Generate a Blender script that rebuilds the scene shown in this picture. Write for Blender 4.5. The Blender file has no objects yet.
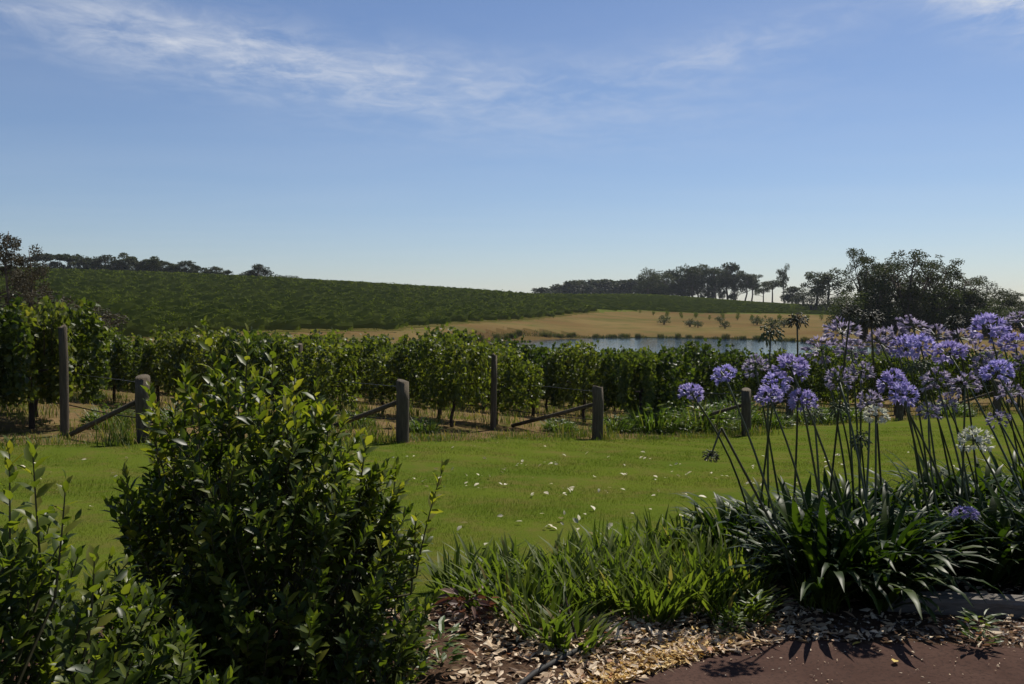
import bpy, math, random
import numpy as np
from mathutils import Vector
S = bpy.context.scene
COL = S.collection
R = math.radians
rng = np.random.default_rng(7)
random.seed(7)

# ------------------------------------------------------------------ camera, sky, sun, exposure
F, CX, HZ, CAMZ = 910.0, 512.0, 310.0, 1.55
cam_d = bpy.data.cameras.new('camera'); cam = bpy.data.objects.new('camera', cam_d); COL.objects.link(cam)
cam_d.sensor_width = 36.0; cam_d.lens = F / 1024 * 36.0
cam_d.clip_start = 0.05; cam_d.clip_end = 9000
cam.location = (0, 0, CAMZ)
cam.rotation_euler = (R(90) - math.atan(32 / F), 0, 0)
S.camera = cam

SUN_AZ, SUN_EL = 33.0, 52.0                 # clockwise from the view direction, above the horizon
W = bpy.data.worlds.new('World'); S.world = W; W.use_nodes = True
nt = W.node_tree; N = nt.nodes; L = nt.links
bg = N['Background']
sky = N.new('ShaderNodeTexSky'); sky.sky_type = 'NISHITA'; sky.sun_disc = False
sky.sun_elevation = R(SUN_EL); sky.sun_rotation = R(SUN_AZ)
sky.altitude = 100; sky.air_density = 1.0; sky.dust_density = 0.25; sky.ozone_density = 1.6
bg.inputs['Strength'].default_value = 0.063


def wn(kind, **kw):
    n = N.new(kind)
    for k, v in kw.items(): setattr(n, k, v)
    return n


def wmath(op, a, b=None, c=None):
    n = wn('ShaderNodeMath', operation=op)
    for i, v in enumerate((a, b, c)):
        if v is None: continue
        if isinstance(v, (int, float)): n.inputs[i].default_value = v
        else: L.new(v, n.inputs[i])
    return n.outputs[0]


tc = wn('ShaderNodeTexCoord'); sx = wn('ShaderNodeSeparateXYZ'); L.new(tc.outputs['Generated'], sx.inputs[0])
zc = wmath('MAXIMUM', sx.outputs[2], 0.02)
pl = wn('ShaderNodeCombineXYZ')                                  # the cloud deck: direction projected on a high plane
L.new(wmath('DIVIDE', sx.outputs[0], zc), pl.inputs[0]); L.new(wmath('DIVIDE', sx.outputs[1], zc), pl.inputs[1])
az = wmath('ARCTAN2', sx.outputs[0], sx.outputs[1])
el = wmath('ARCSINE', sx.outputs[2])


def wnoise(vec, scale, detail, rough, dist=0.0, rot=0.0, sc=(1, 1, 1), loc=(0, 0, 0)):
    m = wn('ShaderNodeMapping'); L.new(vec, m.inputs[0])
    m.inputs['Rotation'].default_value = (0, 0, rot); m.inputs['Scale'].default_value = sc; m.inputs['Location'].default_value = loc
    t = wn('ShaderNodeTexNoise'); L.new(m.outputs[0], t.inputs['Vector'])
    t.inputs['Scale'].default_value = scale; t.inputs['Detail'].default_value = detail
    t.inputs['Roughness'].default_value = rough; t.inputs['Distortion'].default_value = dist
    return t.outputs['Fac']


def blob(a0, e0, wa, we, tilt):                                  # a soft bank of cirrus at an azimuth and elevation
    da = wmath('SUBTRACT', az, a0); de = wmath('SUBTRACT', wmath('SUBTRACT', el, e0), wmath('MULTIPLY', da, tilt))
    qa = wmath('POWER', wmath('ABSOLUTE', wmath('DIVIDE', da, wa)), 2.0); qe = wmath('POWER', wmath('ABSOLUTE', wmath('DIVIDE', de, we)), 2.0)
    return wmath('EXPONENT', wmath('MULTIPLY', wmath('ADD', qa, qe), -1.0))


def ramp(v, lo, hi):
    n = wn('ShaderNodeMapRange', interpolation_type='SMOOTHSTEP'); L.new(v, n.inputs[0])
    n.inputs[1].default_value = lo; n.inputs[2].default_value = hi
    return n.outputs[0]


P = pl.outputs[0]
streak = wnoise(P, 1.25, 7, 0.60, 0.35, R(14), (0.95, 0.95, 1), (3.1, 0.4, 0))
wisps = wnoise(P, 4.0, 6, 0.64, 0.5, R(20), (1.25, 0.9, 1), (1.3, 5.2, 0))
veil = wnoise(P, 0.55, 3, 0.5, 0.3, R(-10), (0.6, 1.3, 1), (9.3, 2.0, 0))
banks = wmath('ADD', wmath('MULTIPLY', blob(-0.30, 0.262, 0.27, 0.034, -0.10), 0.95),
              wmath('ADD', wmath('MULTIPLY', blob(0.245, 0.272, 0.12, 0.022, 0.16), 0.5),
                    wmath('ADD', wmath('MULTIPLY', blob(0.50, 0.300, 0.085, 0.036, -0.25), 1.9),
                          wmath('MULTIPLY', blob(0.05, 0.225, 0.26, 0.05, 0.0), 0.22))))
dens = wmath('MULTIPLY', banks, wmath('ADD', wmath('MULTIPLY', ramp(streak, 0.36, 0.72), 0.55), wmath('MULTIPLY', ramp(wisps, 0.36, 0.74), 0.5)))
back = wmath('MULTIPLY', wmath('MULTIPLY', ramp(streak, 0.52, 0.8), ramp(veil, 0.42, 0.65)), 0.30)
away = ramp(wmath('ABSOLUTE', az), 0.7, 1.2)
dens = wmath('ADD', dens, wmath('MULTIPLY', back, away))
dens = wmath('ADD', dens, wmath('MULTIPLY', ramp(veil, 0.3, 0.75), 0.05))
dens = wmath('MINIMUM', dens, 0.9)
cm = wn('ShaderNodeMixRGB'); L.new(dens, cm.inputs[0])
tint = wn('ShaderNodeMixRGB', blend_type='MULTIPLY'); tint.inputs[0].default_value = 1.0
L.new(sky.outputs[0], tint.inputs[1]); tint.inputs[2].default_value = (0.89, 0.945, 1.11, 1)
L.new(tint.outputs[0], cm.inputs[1]); cm.inputs[2].default_value = (8.8, 9.2, 10.0, 1)
L.new(cm.outputs[0], bg.inputs['Color'])

sd = bpy.data.lights.new('sun', 'SUN'); so = bpy.data.objects.new('sun', sd); COL.objects.link(so)
sd.energy = 5.0; sd.angle = R(0.5); sd.color = (1.0, 0.94, 0.84)
sdir = Vector((math.sin(R(SUN_AZ)) * math.cos(R(SUN_EL)), math.cos(R(SUN_AZ)) * math.cos(R(SUN_EL)), math.sin(R(SUN_EL))))
so.rotation_euler = sdir.to_track_quat('Z', 'Y').to_euler(); so.location = (20, 20, 60)

S.view_settings.view_transform = 'Standard'; S.view_settings.look = 'None'
S.view_settings.exposure = 0.32; S.view_settings.gamma = 1.0
S.render.engine = 'CYCLES'
S.cycles.max_bounces = 7; S.cycles.diffuse_bounces = 3; S.cycles.glossy_bounces = 3
S.cycles.transmission_bounces = 3; S.cycles.transparent_max_bounces = 4
S.cycles.use_denoising = True; S.cycles.caustics_reflective = False; S.cycles.caustics_refractive = False
S.cycles.sample_clamp_indirect = 4.0

# ------------------------------------------------------------------ helpers: objects and tags
GOLD = 2.39996


def link(name, me, mat=None, parent=None):
    o = bpy.data.objects.new(name, me); COL.objects.link(o)
    if mat is not None and me is not None and not me.materials:
        for m in (mat if isinstance(mat, (list, tuple)) else [mat]): me.materials.append(m)
    if parent is not None: o.parent = parent
    return o


def tag(o, label=None, cat=None, group=None, kind=None):
    for k, v in (('label', label), ('category', cat), ('group', group), ('kind', kind)):
        if v: o[k] = v
    return o


def empty(name, loc=(0, 0, 0), rz=0.0, sc=1.0, **kw):
    o = bpy.data.objects.new(name, None); COL.objects.link(o)
    o.empty_display_size = 0.1; o.location = loc; o.rotation_euler = (0, 0, rz)
    o.scale = (sc, sc, sc) if isinstance(sc, (int, float)) else sc
    return tag(o, **kw)


def copy_tree(o, parent=None):
    c = o.copy(); COL.objects.link(c)
    if parent is not None: c.parent = parent
    for ch in o.children: copy_tree(ch, c)
    return c


ORD = ('first second third fourth fifth sixth seventh eighth ninth tenth eleventh twelfth thirteenth fourteenth fifteenth sixteenth '
       'seventeenth eighteenth nineteenth twentieth').split() + ['twenty-' + w for w in 'first second third fourth fifth sixth seventh eighth ninth'.split()] + ['thirtieth']


class MB:
    """collects vertices and faces (numpy) and links them as one mesh"""
    def __init__(s): s.v = []; s.f = []; s.n = 0

    def add(s, v, faces):
        v = np.asarray(v, dtype=np.float64).reshape(-1, 3)
        s.v.append(v)
        for f in faces: s.f.append(np.asarray(f, dtype=np.int64) + s.n)
        s.n += len(v)

    def mesh(s, name, smooth=False):
        me = bpy.data.meshes.new(name)
        if not s.v: return me
        v = np.concatenate(s.v); me.vertices.add(len(v)); me.vertices.foreach_set('co', v.astype(np.float32).ravel())
        li = np.concatenate([f.ravel() for f in s.f]); cnt = np.concatenate([np.full(len(f), f.shape[1]) for f in s.f])
        st = np.concatenate([[0], np.cumsum(cnt)[:-1]])
        me.loops.add(len(li)); me.loops.foreach_set('vertex_index', li.astype(np.int32))
        me.polygons.add(len(cnt)); me.polygons.foreach_set('loop_start', st.astype(np.int32))
        me.polygons.foreach_set('use_smooth', np.full(len(cnt), smooth))
        me.update(calc_edges=True); me.validate(); return me

    def build(s, name, mat, parent=None, smooth=False): return link(name, s.mesh(name, smooth), mat, parent)


def unit(a): return a / np.maximum(np.linalg.norm(a, axis=-1, keepdims=True), 1e-9)


def rand_unit(n, g=rng):
    a = g.normal(size=(n, 3)); return unit(a)


def tube(mb, pts, rad, sides=6, cap=True):
    pts = np.asarray(pts, float); rad = np.broadcast_to(np.asarray(rad, float), (len(pts),))
    t = unit(np.gradient(pts, axis=0)); up = np.array([0.31, 0.22, 0.92]) if abs(t[0, 2]) < 0.9 else np.array([1.0, 0.1, 0])
    a = unit(np.cross(t, up)); b = np.cross(t, a)
    ang = np.linspace(0, 2 * math.pi, sides, endpoint=False)
    v = pts[:, None] + rad[:, None, None] * (np.cos(ang)[None, :, None] * a[:, None] + np.sin(ang)[None, :, None] * b[:, None])
    k = len(pts); i = np.arange(k - 1)[:, None] * sides; j = np.arange(sides)[None]; j2 = (j + 1) % sides
    q = np.stack([i + j, i + j2, i + sides + j2, i + sides + j], -1).reshape(-1, 4)
    fs = [q]
    if cap: fs += [np.arange(sides)[None, ::-1], ((k - 1) * sides + np.arange(sides))[None]]
    mb.add(v.reshape(-1, 3), fs)


# leaf templates: (along, side, normal)
LANCE = (np.array([[0, 0, 0], [.35, 0, -.03], [.70, 0, -.05], [1, 0, -.16], [.33, -.5, .04], [.68, -.40, .01], [.33, .5, .04], [.68, .40, .01]], float),
         [np.array([[0, 1, 4], [0, 6, 1], [5, 2, 3], [2, 7, 3]]), np.array([[1, 2, 5, 4], [6, 7, 2, 1]])])
BROAD = (np.array([[0, 0, 0], [.10, -.45, .05], [.52, -.52, .03], [.70, -.22, -.02], [1, 0, -.12], [.70, .22, -.02], [.52, .52, .03], [.10, .45, .05], [.45, 0, -.06]], float),
         [np.array([[0, 8, 1], [1, 8, 2], [2, 8, 3], [3, 8, 4], [4, 8, 5], [5, 8, 6], [6, 8, 7], [7, 8, 0]])])
DIAM = (np.array([[0, 0, 0], [.5, -.5, .06], [1, 0, -.05], [.5, .5, .06]], float), [np.array([[0, 2, 1], [0, 3, 2]])])
RAG = (np.array([[0, 0, 0], [.25, -.5, .1], [.7, -.32, -.05], [1, .05, .06], [.62, .5, .02], [.2, .34, -.08]], float), [np.array([[0, 1, 2, 3], [0, 3, 4, 5]])])


def leaves(mb, pos, d, nrm, length, width, tpl):
    n = len(pos); pos = np.asarray(pos, float); d = unit(np.asarray(d, float))
    side = unit(np.cross(nrm, d) + 1e-6); nr = np.cross(d, side)
    length = np.broadcast_to(np.asarray(length, float), (n,)); width = np.broadcast_to(np.asarray(width, float), (n,))
    T, faces = tpl
    v = (pos[:, None] + T[None, :, 0:1] * (length[:, None] * d)[:, None] + T[None, :, 1:2] * (width[:, None] * side)[:, None]
         + T[None, :, 2:3] * (length[:, None] * nr)[:, None])
    off = (np.arange(n) * len(T))[:, None, None]
    mb.add(v.reshape(-1, 3), [(f[None] + off).reshape(-1, f.shape[1]) for f in faces])


def blades(mb, base, length, width, az_, lean, curl, seg=4, fold=0.0, taper=0.75):
    """strap leaves: ribbons that leave the ground at a lean and curl over"""
    n = len(base); base = np.asarray(base, float)
    bc = lambda a: np.broadcast_to(np.asarray(a, float), (n,))
    length, width, az_, lean, curl = map(bc, (length, width, az_, lean, curl))
    h = np.stack([np.cos(az_), np.sin(az_), np.zeros(n)], 1); side = np.stack([-np.sin(az_), np.cos(az_), np.zeros(n)], 1)
    rows = []; p = base.copy(); ds = length / seg
    for k in range(seg + 1):
        s = k / seg; a = lean + curl * s * s
        w = width * (np.minimum(1, .55 + 1.2 * s) * (1 - max(0, (s - taper) / (1 - taper)) ** 1.5 * .96)) * .5
        nr = h * (-np.cos(a))[:, None] + np.array([0, 0, 1.0]) * np.sin(a)[:, None]
        if fold: rows.append(np.stack([p - side * w[:, None] + nr * (w * fold)[:, None], p, p + side * w[:, None] + nr * (w * fold)[:, None]], 1))
        else: rows.append(np.stack([p - side * w[:, None], p + side * w[:, None]], 1))
        p = p + (h * np.sin(a)[:, None] + np.array([0, 0, 1.0]) * np.cos(a)[:, None]) * ds[:, None]
    v = np.stack(rows, 1); m = v.shape[2]; vv = v.reshape(-1, 3); k = (seg + 1) * m
    f = []
    for r_ in range(seg):
        for c in range(m - 1): f.append([r_ * m + c, r_ * m + c + 1, (r_ + 1) * m + c + 1, (r_ + 1) * m + c])
    f = np.array(f); mb.add(vv, [(f[None] + (np.arange(n) * k)[:, None, None]).reshape(-1, 4)])


# ------------------------------------------------------------------ helpers: materials
def new_mat(name):
    m = bpy.data.materials.new(name); m.use_nodes = True; return m, m.node_tree.nodes, m.node_tree.links


def noise(n_, l_, scale, detail=4, rough=.55, vec=None, dist=0.0):
    t = n_.new('ShaderNodeTexNoise'); t.inputs['Scale'].default_value = scale; t.inputs['Detail'].default_value = detail
    t.inputs['Roughness'].default_value = rough; t.inputs['Distortion'].default_value = dist
    if vec is None:
        c = n_.new('ShaderNodeTexCoord'); vec = c.outputs['Object']
    l_.new(vec, t.inputs['Vector']); return t.outputs['Fac']


def cramp(n_, l_, fac, stops):
    r_ = n_.new('ShaderNodeValToRGB'); e = r_.color_ramp.elements
    while len(e) < len(stops): e.new(0.5)
    for k, (p, c) in enumerate(stops): e[k].position = p; e[k].color = (*c, 1)
    l_.new(fac, r_.inputs[0]); return r_.outputs[0]


def mixc(n_, l_, fac, a, b, mode='MIX'):
    m = n_.new('ShaderNodeMixRGB'); m.blend_type = mode
    for s, v in ((0, fac), (1, a), (2, b)):
        if isinstance(v, (int, float)): m.inputs[s].default_value = v
        elif isinstance(v, tuple): m.inputs[s].default_value = (*v, 1)
        else: l_.new(v, m.inputs[s])
    return m.outputs[0]


def leaf_mat(name, stops, rough=.45, trans=.35, tcol=None, spec=.5, obj_var=0.0, patch=None):
    m, n, l = new_mat(name); p = n['Principled BSDF']; out = n['Material Output']
    g = n.new('ShaderNodeNewGeometry')
    col = cramp(n, l, g.outputs['Random Per Island'], stops)
    if patch:                                                      # broad drifts of another colour, a few to each plant
        f = noise(n, l, patch[0], 2, .5); f2 = n.new('ShaderNodeMapRange'); l.new(f, f2.inputs[0]); f2.inputs[1].default_value = .48; f2.inputs[2].default_value = .62
        f2.inputs[4].default_value = patch[2]
        col = mixc(n, l, f2.outputs[0], col, patch[1])
    if obj_var:
        oi = n.new('ShaderNodeObjectInfo'); hs = n.new('ShaderNodeHueSaturation')
        a = n.new('ShaderNodeMapRange'); l.new(oi.outputs['Random'], a.inputs[0]); a.inputs[3].default_value = 1 - obj_var; a.inputs[4].default_value = 1 + obj_var
        b = n.new('ShaderNodeMapRange'); l.new(oi.outputs['Random'], b.inputs[0]); b.inputs[3].default_value = .5 + obj_var * .06; b.inputs[4].default_value = .5 - obj_var * .06
        l.new(a.outputs[0], hs.inputs['Value']); l.new(b.outputs[0], hs.inputs['Hue']); l.new(col, hs.inputs['Color']); col = hs.outputs[0]
    l.new(col, p.inputs['Base Color']); p.inputs['Roughness'].default_value = rough; p.inputs['Specular IOR Level'].default_value = spec
    if trans > 0:
        t = n.new('ShaderNodeBsdfTranslucent'); mx = n.new('ShaderNodeMixShader'); mx.inputs[0].default_value = trans
        tc_ = mixc(n, l, 1.0, col, tcol or (1.35, 1.5, .6), 'MULTIPLY'); l.new(tc_, t.inputs['Color'])
        l.new(p.outputs[0], mx.inputs[1]); l.new(t.outputs[0], mx.inputs[2]); l.new(mx.outputs[0], out.inputs['Surface'])
    return m


def solid_mat(name, stops, scale, rough=.85, detail=5, bump=.0, bscale=None, stretch=None, spec=.3, island=None):
    m, n, l = new_mat(name); p = n['Principled BSDF']
    c = n.new('ShaderNodeTexCoord'); vec = c.outputs['Object']
    if stretch:
        mp = n.new('ShaderNodeMapping'); l.new(vec, mp.inputs[0]); mp.inputs['Scale'].default_value = stretch; vec = mp.outputs[0]
    f = noise(n, l, scale, detail, .6, vec); l.new(cramp(n, l, f, stops), p.inputs['Base Color'])
    p.inputs['Roughness'].default_value = rough; p.inputs['Specular IOR Level'].default_value = spec
    if bump:
        b = n.new('ShaderNodeBump'); b.inputs['Strength'].default_value = bump; b.inputs['Distance'].default_value = .02
        l.new(noise(n, l, bscale or scale * 3, 5, .65, vec), b.inputs['Height']); l.new(b.outputs[0], p.inputs['Normal'])
    return m


def ground_mat(name, c1, c2, c3, s1, s2, bump=.5, bscale=40., bdist=.02, rough=1.0, spec=.0):
    """two scales of noise over three colours of the same ground"""
    m, n, l = new_mat(name); p = n['Principled BSDF']
    a = cramp(n, l, noise(n, l, s1, 5, .6), [(.36, c1), (.64, c2)])
    f = n.new('ShaderNodeMapRange'); l.new(noise(n, l, s2, 6, .65), f.inputs[0]); f.inputs[1].default_value = .48; f.inputs[2].default_value = .68
    l.new(mixc(n, l, f.outputs[0], a, c3), p.inputs['Base Color'])
    p.inputs['Roughness'].default_value = rough; p.inputs['Specular IOR Level'].default_value = spec
    b = n.new('ShaderNodeBump'); b.inputs['Strength'].default_value = bump; b.inputs['Distance'].default_value = bdist
    l.new(noise(n, l, bscale, 5, .7), b.inputs['Height']); l.new(b.outputs[0], p.inputs['Normal'])
    return m


M = {}
M['soil'] = ground_mat('vineyard_soil', (.11, .075, .036), (.16, .11, .054), (.065, .075, .016), .7, 1.6, .8, 25)
M['lawn'] = ground_mat('lawn_turf', (.064, .090, .012), (.083, .105, .014), (.100, .092, .024), .55, 2.3, .6, 60)
M['mulch'] = ground_mat('bed_mulch', (.05, .030, .020), (.095, .06, .042), (.15, .095, .06), 9., 28., 1., 70)
M['path'] = ground_mat('red_brown_path', (.058, .035, .028), (.078, .048, .038), (.040, .027, .023), 3., 55., .35, 180, .006)
M['paddock'] = ground_mat('dry_paddock', (.112, .074, .032), (.150, .110, .046), (.078, .080, .026), .028, .09, .4, 3, .1)
M['bank'] = ground_mat('brown_bank', (.080, .050, .022), (.105, .070, .028), (.055, .055, .018), .06, .3, .4, 3, .1)
M['field'] = ground_mat('vineyard_grass', (.060, .062, .014), (.085, .075, .022), (.11, .085, .030), .06, .25, .4, 3, .1)
M['farfield'] = ground_mat('far_field_grass', (.070, .085, .018), (.085, .100, .022), (.095, .098, .028), .03, .2, .3, 2, .1)
M['farland'] = ground_mat('far_land', (.06, .075, .03), (.10, .10, .045), (.15, .12, .055), .008, .03, .3, 1, .1)
M['bark'] = solid_mat('grey_brown_bark', [(.3, (.055, .042, .032)), (.7, (.14, .11, .085))], 6, .9, bump=.6, stretch=(6, 6, 1))
M['vine_bark'] = solid_mat('vine_bark', [(.3, (.028, .020, .015)), (.7, (.075, .052, .038))], 20, .95, bump=.8, stretch=(3, 3, .6))
M['twig'] = solid_mat('shrub_twig', [(.3, (.045, .040, .018)), (.7, (.085, .075, .03))], 20, .7)
M['timber'] = solid_mat('weathered_timber', [(.3, (.050, .038, .024)), (.55, (.088, .069, .044)), (.75, (.13, .108, .074))], 5, .9, bump=.7, stretch=(7, 7, .8))
M['sleeper'] = solid_mat('grey_sleeper', [(.3, (.09, .078, .064)), (.6, (.16, .14, .12)), (.8, (.23, .21, .185))], 4, .85, bump=.6, stretch=(1.2, 12, 12))
M['wire'] = solid_mat('galvanised_wire', [(.3, (.16, .16, .16)), (.7, (.26, .26, .26))], 30, .5)
M['hose'] = solid_mat('black_poly_hose', [(.3, (.012, .012, .012)), (.7, (.03, .028, .026))], 20, .5)
M['vine_leaf'] = leaf_mat('vine_leaf', [(0, (.036, .055, .012)), (.5, (.070, .092, .018)), (.88, (.095, .116, .024)), (1, (.14, .142, .034))], .5, .44, (1.5, 1.6, .55), spec=.4, obj_var=.34)
M['far_vine'] = leaf_mat('far_vine_leaf', [(0, (.066, .086, .015)), (.6, (.094, .118, .019)), (1, (.12, .14, .025))], 1.0, .36, (1.4, 1.5, .5), spec=.05)
M['pale_vine'] = leaf_mat('pale_vine_leaf', [(0, (.085, .105, .022)), (1, (.115, .135, .028))], 1.0, .42, (1.4, 1.5, .5), spec=.0)
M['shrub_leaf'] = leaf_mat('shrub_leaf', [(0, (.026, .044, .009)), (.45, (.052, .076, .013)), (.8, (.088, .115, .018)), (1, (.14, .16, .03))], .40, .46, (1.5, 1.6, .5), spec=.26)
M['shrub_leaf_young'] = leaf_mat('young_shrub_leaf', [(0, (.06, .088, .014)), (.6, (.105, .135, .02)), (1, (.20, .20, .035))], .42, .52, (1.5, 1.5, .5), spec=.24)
M['aga_leaf'] = leaf_mat('agapanthus_leaf', [(0, (.016, .032, .006)), (.6, (.028, .049, .008)), (1, (.052, .076, .012))], .42, .36, (1.4, 1.6, .5), spec=.13)
M['aga_stalk'] = leaf_mat('agapanthus_stalk', [(0, (.045, .060, .025)), (1, (.06, .075, .03))], .5, 0)
M['iris_leaf'] = leaf_mat('strap_leaf', [(0, (.055, .080, .016)), (.6, (.105, .135, .022)), (.97, (.135, .155, .028)), (.985, (.19, .16, .06)), (1, (.20, .14, .06))], .5, .48, spec=.15)
M['grass'] = leaf_mat('lawn_blade', [(0, (.058, .090, .011)), (.6, (.080, .112, .013)), (.93, (.105, .122, .019)), (1, (.16, .14, .05))], .9, .42, (1.25, 1.4, .7), spec=.0, patch=(.6, (.112, .105, .024), .65))
M['tuft'] = leaf_mat('rough_grass', [(0, (.055, .085, .010)), (.6, (.09, .118, .016)), (.8, (.14, .135, .035)), (1, (.26, .19, .08))], .6, .35, spec=.25)
M['straw'] = leaf_mat('dry_grass', [(0, (.20, .14, .055)), (.6, (.30, .21, .085)), (1, (.14, .13, .04))], .8, .3, spec=.2)
M['reed'] = leaf_mat('reed_blade', [(0, (.045, .055, .015)), (.6, (.085, .085, .03)), (1, (.17, .125, .05))], .6, .25)
M['weed'] = leaf_mat('weed_leaf', [(0, (.05, .085, .015)), (.7, (.085, .125, .02)), (1, (.14, .15, .035))], .5, .38)
M['litter'] = leaf_mat('dry_litter', [(0, (.11, .06, .03)), (.18, (.28, .18, .10)), (.5, (.50, .37, .23)), (.9, (.66, .55, .40)), (1, (.34, .13, .04))], .75, .15, (1, .9, .7))
M['chips'] = leaf_mat('golden_chips', [(0, (.28, .15, .04)), (.5, (.52, .33, .09)), (1, (.70, .52, .22))], .7, .2, (1, .9, .6))
M['lawn_fallen'] = leaf_mat('pale_fallen_leaf', [(0, (.30, .26, .14)), (1, (.52, .48, .33))], .6, .2, (1, .95, .7), obj_var=.2)
M['yellow_leaf'] = leaf_mat('yellow_fallen_leaf', [(0, (.48, .34, .05)), (1, (.55, .40, .07))], .5, .2, (1, .9, .5))
M['rust_leaf'] = leaf_mat('rust_leaf', [(0, (.075, .036, .024)), (.6, (.13, .068, .045)), (1, (.20, .12, .08))], .6, .3, (1.3, .9, .7))
M['purple'] = leaf_mat('purple_petal', [(0, (.24, .21, .46)), (.5, (.40, .36, .62)), (1, (.58, .54, .76))], .5, .42, (1, .95, 1.1), obj_var=.16)
M['lilac'] = leaf_mat('faded_lilac_petal', [(0, (.19, .16, .22)), (.5, (.37, .33, .46)), (1, (.58, .54, .60))], .6, .4, (1, .95, 1))
M['white'] = leaf_mat('white_petal', [(0, (.55, .56, .42)), (.6, (.72, .72, .60)), (1, (.80, .79, .72))], .5, .35, (1, 1, .9))
M['seed'] = leaf_mat('seed_pod', [(0, (.030, .030, .014)), (.7, (.06, .06, .025)), (1, (.11, .095, .045))], .6, .1)
M['green_pod'] = leaf_mat('green_pod', [(0, (.06, .085, .03)), (1, (.11, .135, .05))], .5, .25)
M['gum_leaf'] = leaf_mat('gum_leaf', [(0, (.028, .038, .013)), (.6, (.050, .062, .020)), (1, (.085, .092, .032))], .55, .24, (1.2, 1.3, .8), .12, .22)
M['dark_leaf'] = leaf_mat('dark_tree_leaf', [(0, (.022, .030, .011)), (.6, (.038, .048, .016)), (1, (.066, .070, .024))], .55, .2, (1.2, 1.3, .8), .12, .22)
M['dull_leaf'] = leaf_mat('reddish_gum_leaf', [(0, (.036, .034, .016)), (.6, (.052, .048, .022)), (1, (.075, .064, .034))], .8, .2, (1.2, 1.0, .8), .3)
M['bush_leaf'] = leaf_mat('bush_leaf', [(0, (.035, .050, .014)), (.6, (.055, .070, .020)), (1, (.09, .10, .03))], .55, .25, None, .15, .2)

# water
m, n, l = new_mat('pond_water'); p = n['Principled BSDF']
p.inputs['Base Color'].default_value = (.018, .042, .075, 1); p.inputs['Roughness'].default_value = .06; p.inputs['IOR'].default_value = 1.33
c = n.new('ShaderNodeTexCoord'); mp = n.new('ShaderNodeMapping'); l.new(c.outputs['Object'], mp.inputs[0]); mp.inputs['Scale'].default_value = (.5, 1, 1)
b = n.new('ShaderNodeBump'); b.inputs['Strength'].default_value = .30; b.inputs['Distance'].default_value = .06
l.new(noise(n, l, 2.2, 3, .5, mp.outputs[0]), b.inputs['Height']); l.new(b.outputs[0], p.inputs['Normal']); M['water'] = m


# ------------------------------------------------------------------ terrain
def zpy(py, d): return CAMZ - (py - HZ) * d / F


CT = []   # px, depth, z
for th_ in (-400, 100, 512, 900, 1400):
    for d_ in (0.8, 2.0, 3.6): CT.append((th_, d_, 0.0))
for a in ((60, 4.8, -.03), (300, 4.8, -.02), (600, 4.9, -.02), (900, 5.0, 0), (900, 6.4, -.05), (1150, 6.5, -.05), (60, 8, -.12), (300, 8, -.14), (600, 8, -.17), (900, 8.6, -.16),
          (-150, 8, -.1), (-150, 12, -.2), (60, 11, -.24), (300, 11, -.29), (600, 11.5, -.40), (900, 12, -.46), (130, 12.8, -.31), (402, 13.65, -.445), (598, 16, -.73),
          (747, 18.4, -1.0), (787, 21.4, -1.2), (900, 23.4, -1.3), (1000, 26, -1.45), (1150, 28, -1.5),
          (-150, 20, -.4), (60, 20, -.5), (300, 20, -.72), (480, 21, -.88), (-150, 30, -.8), (60, 30, -1.0), (300, 30, -1.3), (600, 30, -1.8), (900, 32, -2.0),
          (60, 50, -1.5), (300, 50, -2.0), (600, 50, -2.7), (900, 50, -2.8), (1150, 50, -2.8), (-150, 60, -1.2), (60, 80, -1.2), (300, 80, -2.4), (600, 80, -3.3), (900, 80, -3.3), (1150, 90, -3.2),
          (820, 190, -2.7), (950, 150, -2.9), (1060, 140, -2.8), (1250, 150, -2.6), (950, 300, -1.0), (1060, 300, .5), (1250, 350, 2.)):
    CT.append(a)
for px, py, d in ((20, 318, 100), (130, 320, 110), (260, 328, 115), (400, 333, 125), (510, 323, 175), (600, 314, 235), (150, 297, 190), (300, 301, 200), (450, 306, 230),
                  (-150, 271, 300), (45, 276, 310), (160, 278, 315), (280, 283, 320), (400, 289, 330), (540, 295.5, 345), (600, 298, 340),
                  (600, 325, 200), (700, 326, 205), (700, 317, 262), (640, 312, 270), (760, 315, 280), (640, 296, 480), (700, 300, 490), (760, 304, 500), (850, 307, 480), (850, 318, 270)):
    CT.append((px, d, zpy(py, d)))
CT += [(-150, 420, 13), (45, 420, 11.), (280, 440, 8.5), (420, 450, 6.5), (540, 480, 7)]
for px in (-150, 200, 500, 800, 1200): CT += [(px, 900, 2.0), (px, 1400, 3.0)]
CT = np.array(CT, float)
_x = (CT[:, 0] - CX) / F * CT[:, 1]; _y = CT[:, 1]
_A = np.stack([np.arctan2(_x, _y) * 2.2, np.log(np.hypot(_x, _y))], 1); _z = CT[:, 2]


def _phi(r2): return np.where(r2 > 1e-12, .5 * r2 * np.log(np.maximum(r2, 1e-12)), 0)


_K = _phi(((_A[:, None] - _A[None]) ** 2).sum(-1)) + np.eye(len(_A)) * 2e-4
_Pm = np.concatenate([np.ones((len(_A), 1)), _A], 1)
_sol = np.linalg.solve(np.block([[_K, _Pm], [_Pm.T, np.zeros((3, 3))]]), np.concatenate([_z, np.zeros(3)]))


def _tps(th, lr):
    q = np.stack([th * 2.2, lr], -1).reshape(-1, 2); out = np.empty(len(q))
    for s in range(0, len(q), 20000):
        c_ = q[s:s + 20000]; k_ = _phi(((c_[:, None] - _A[None]) ** 2).sum(-1))
        out[s:s + 20000] = k_ @ _sol[:-3] + _sol[-3] + c_ @ _sol[-2:]
    return out.reshape(np.shape(th))


PX0, PY0, PA, PB, PZ = 20.5, 128.0, 28.5, 36.0, -3.5


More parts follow.
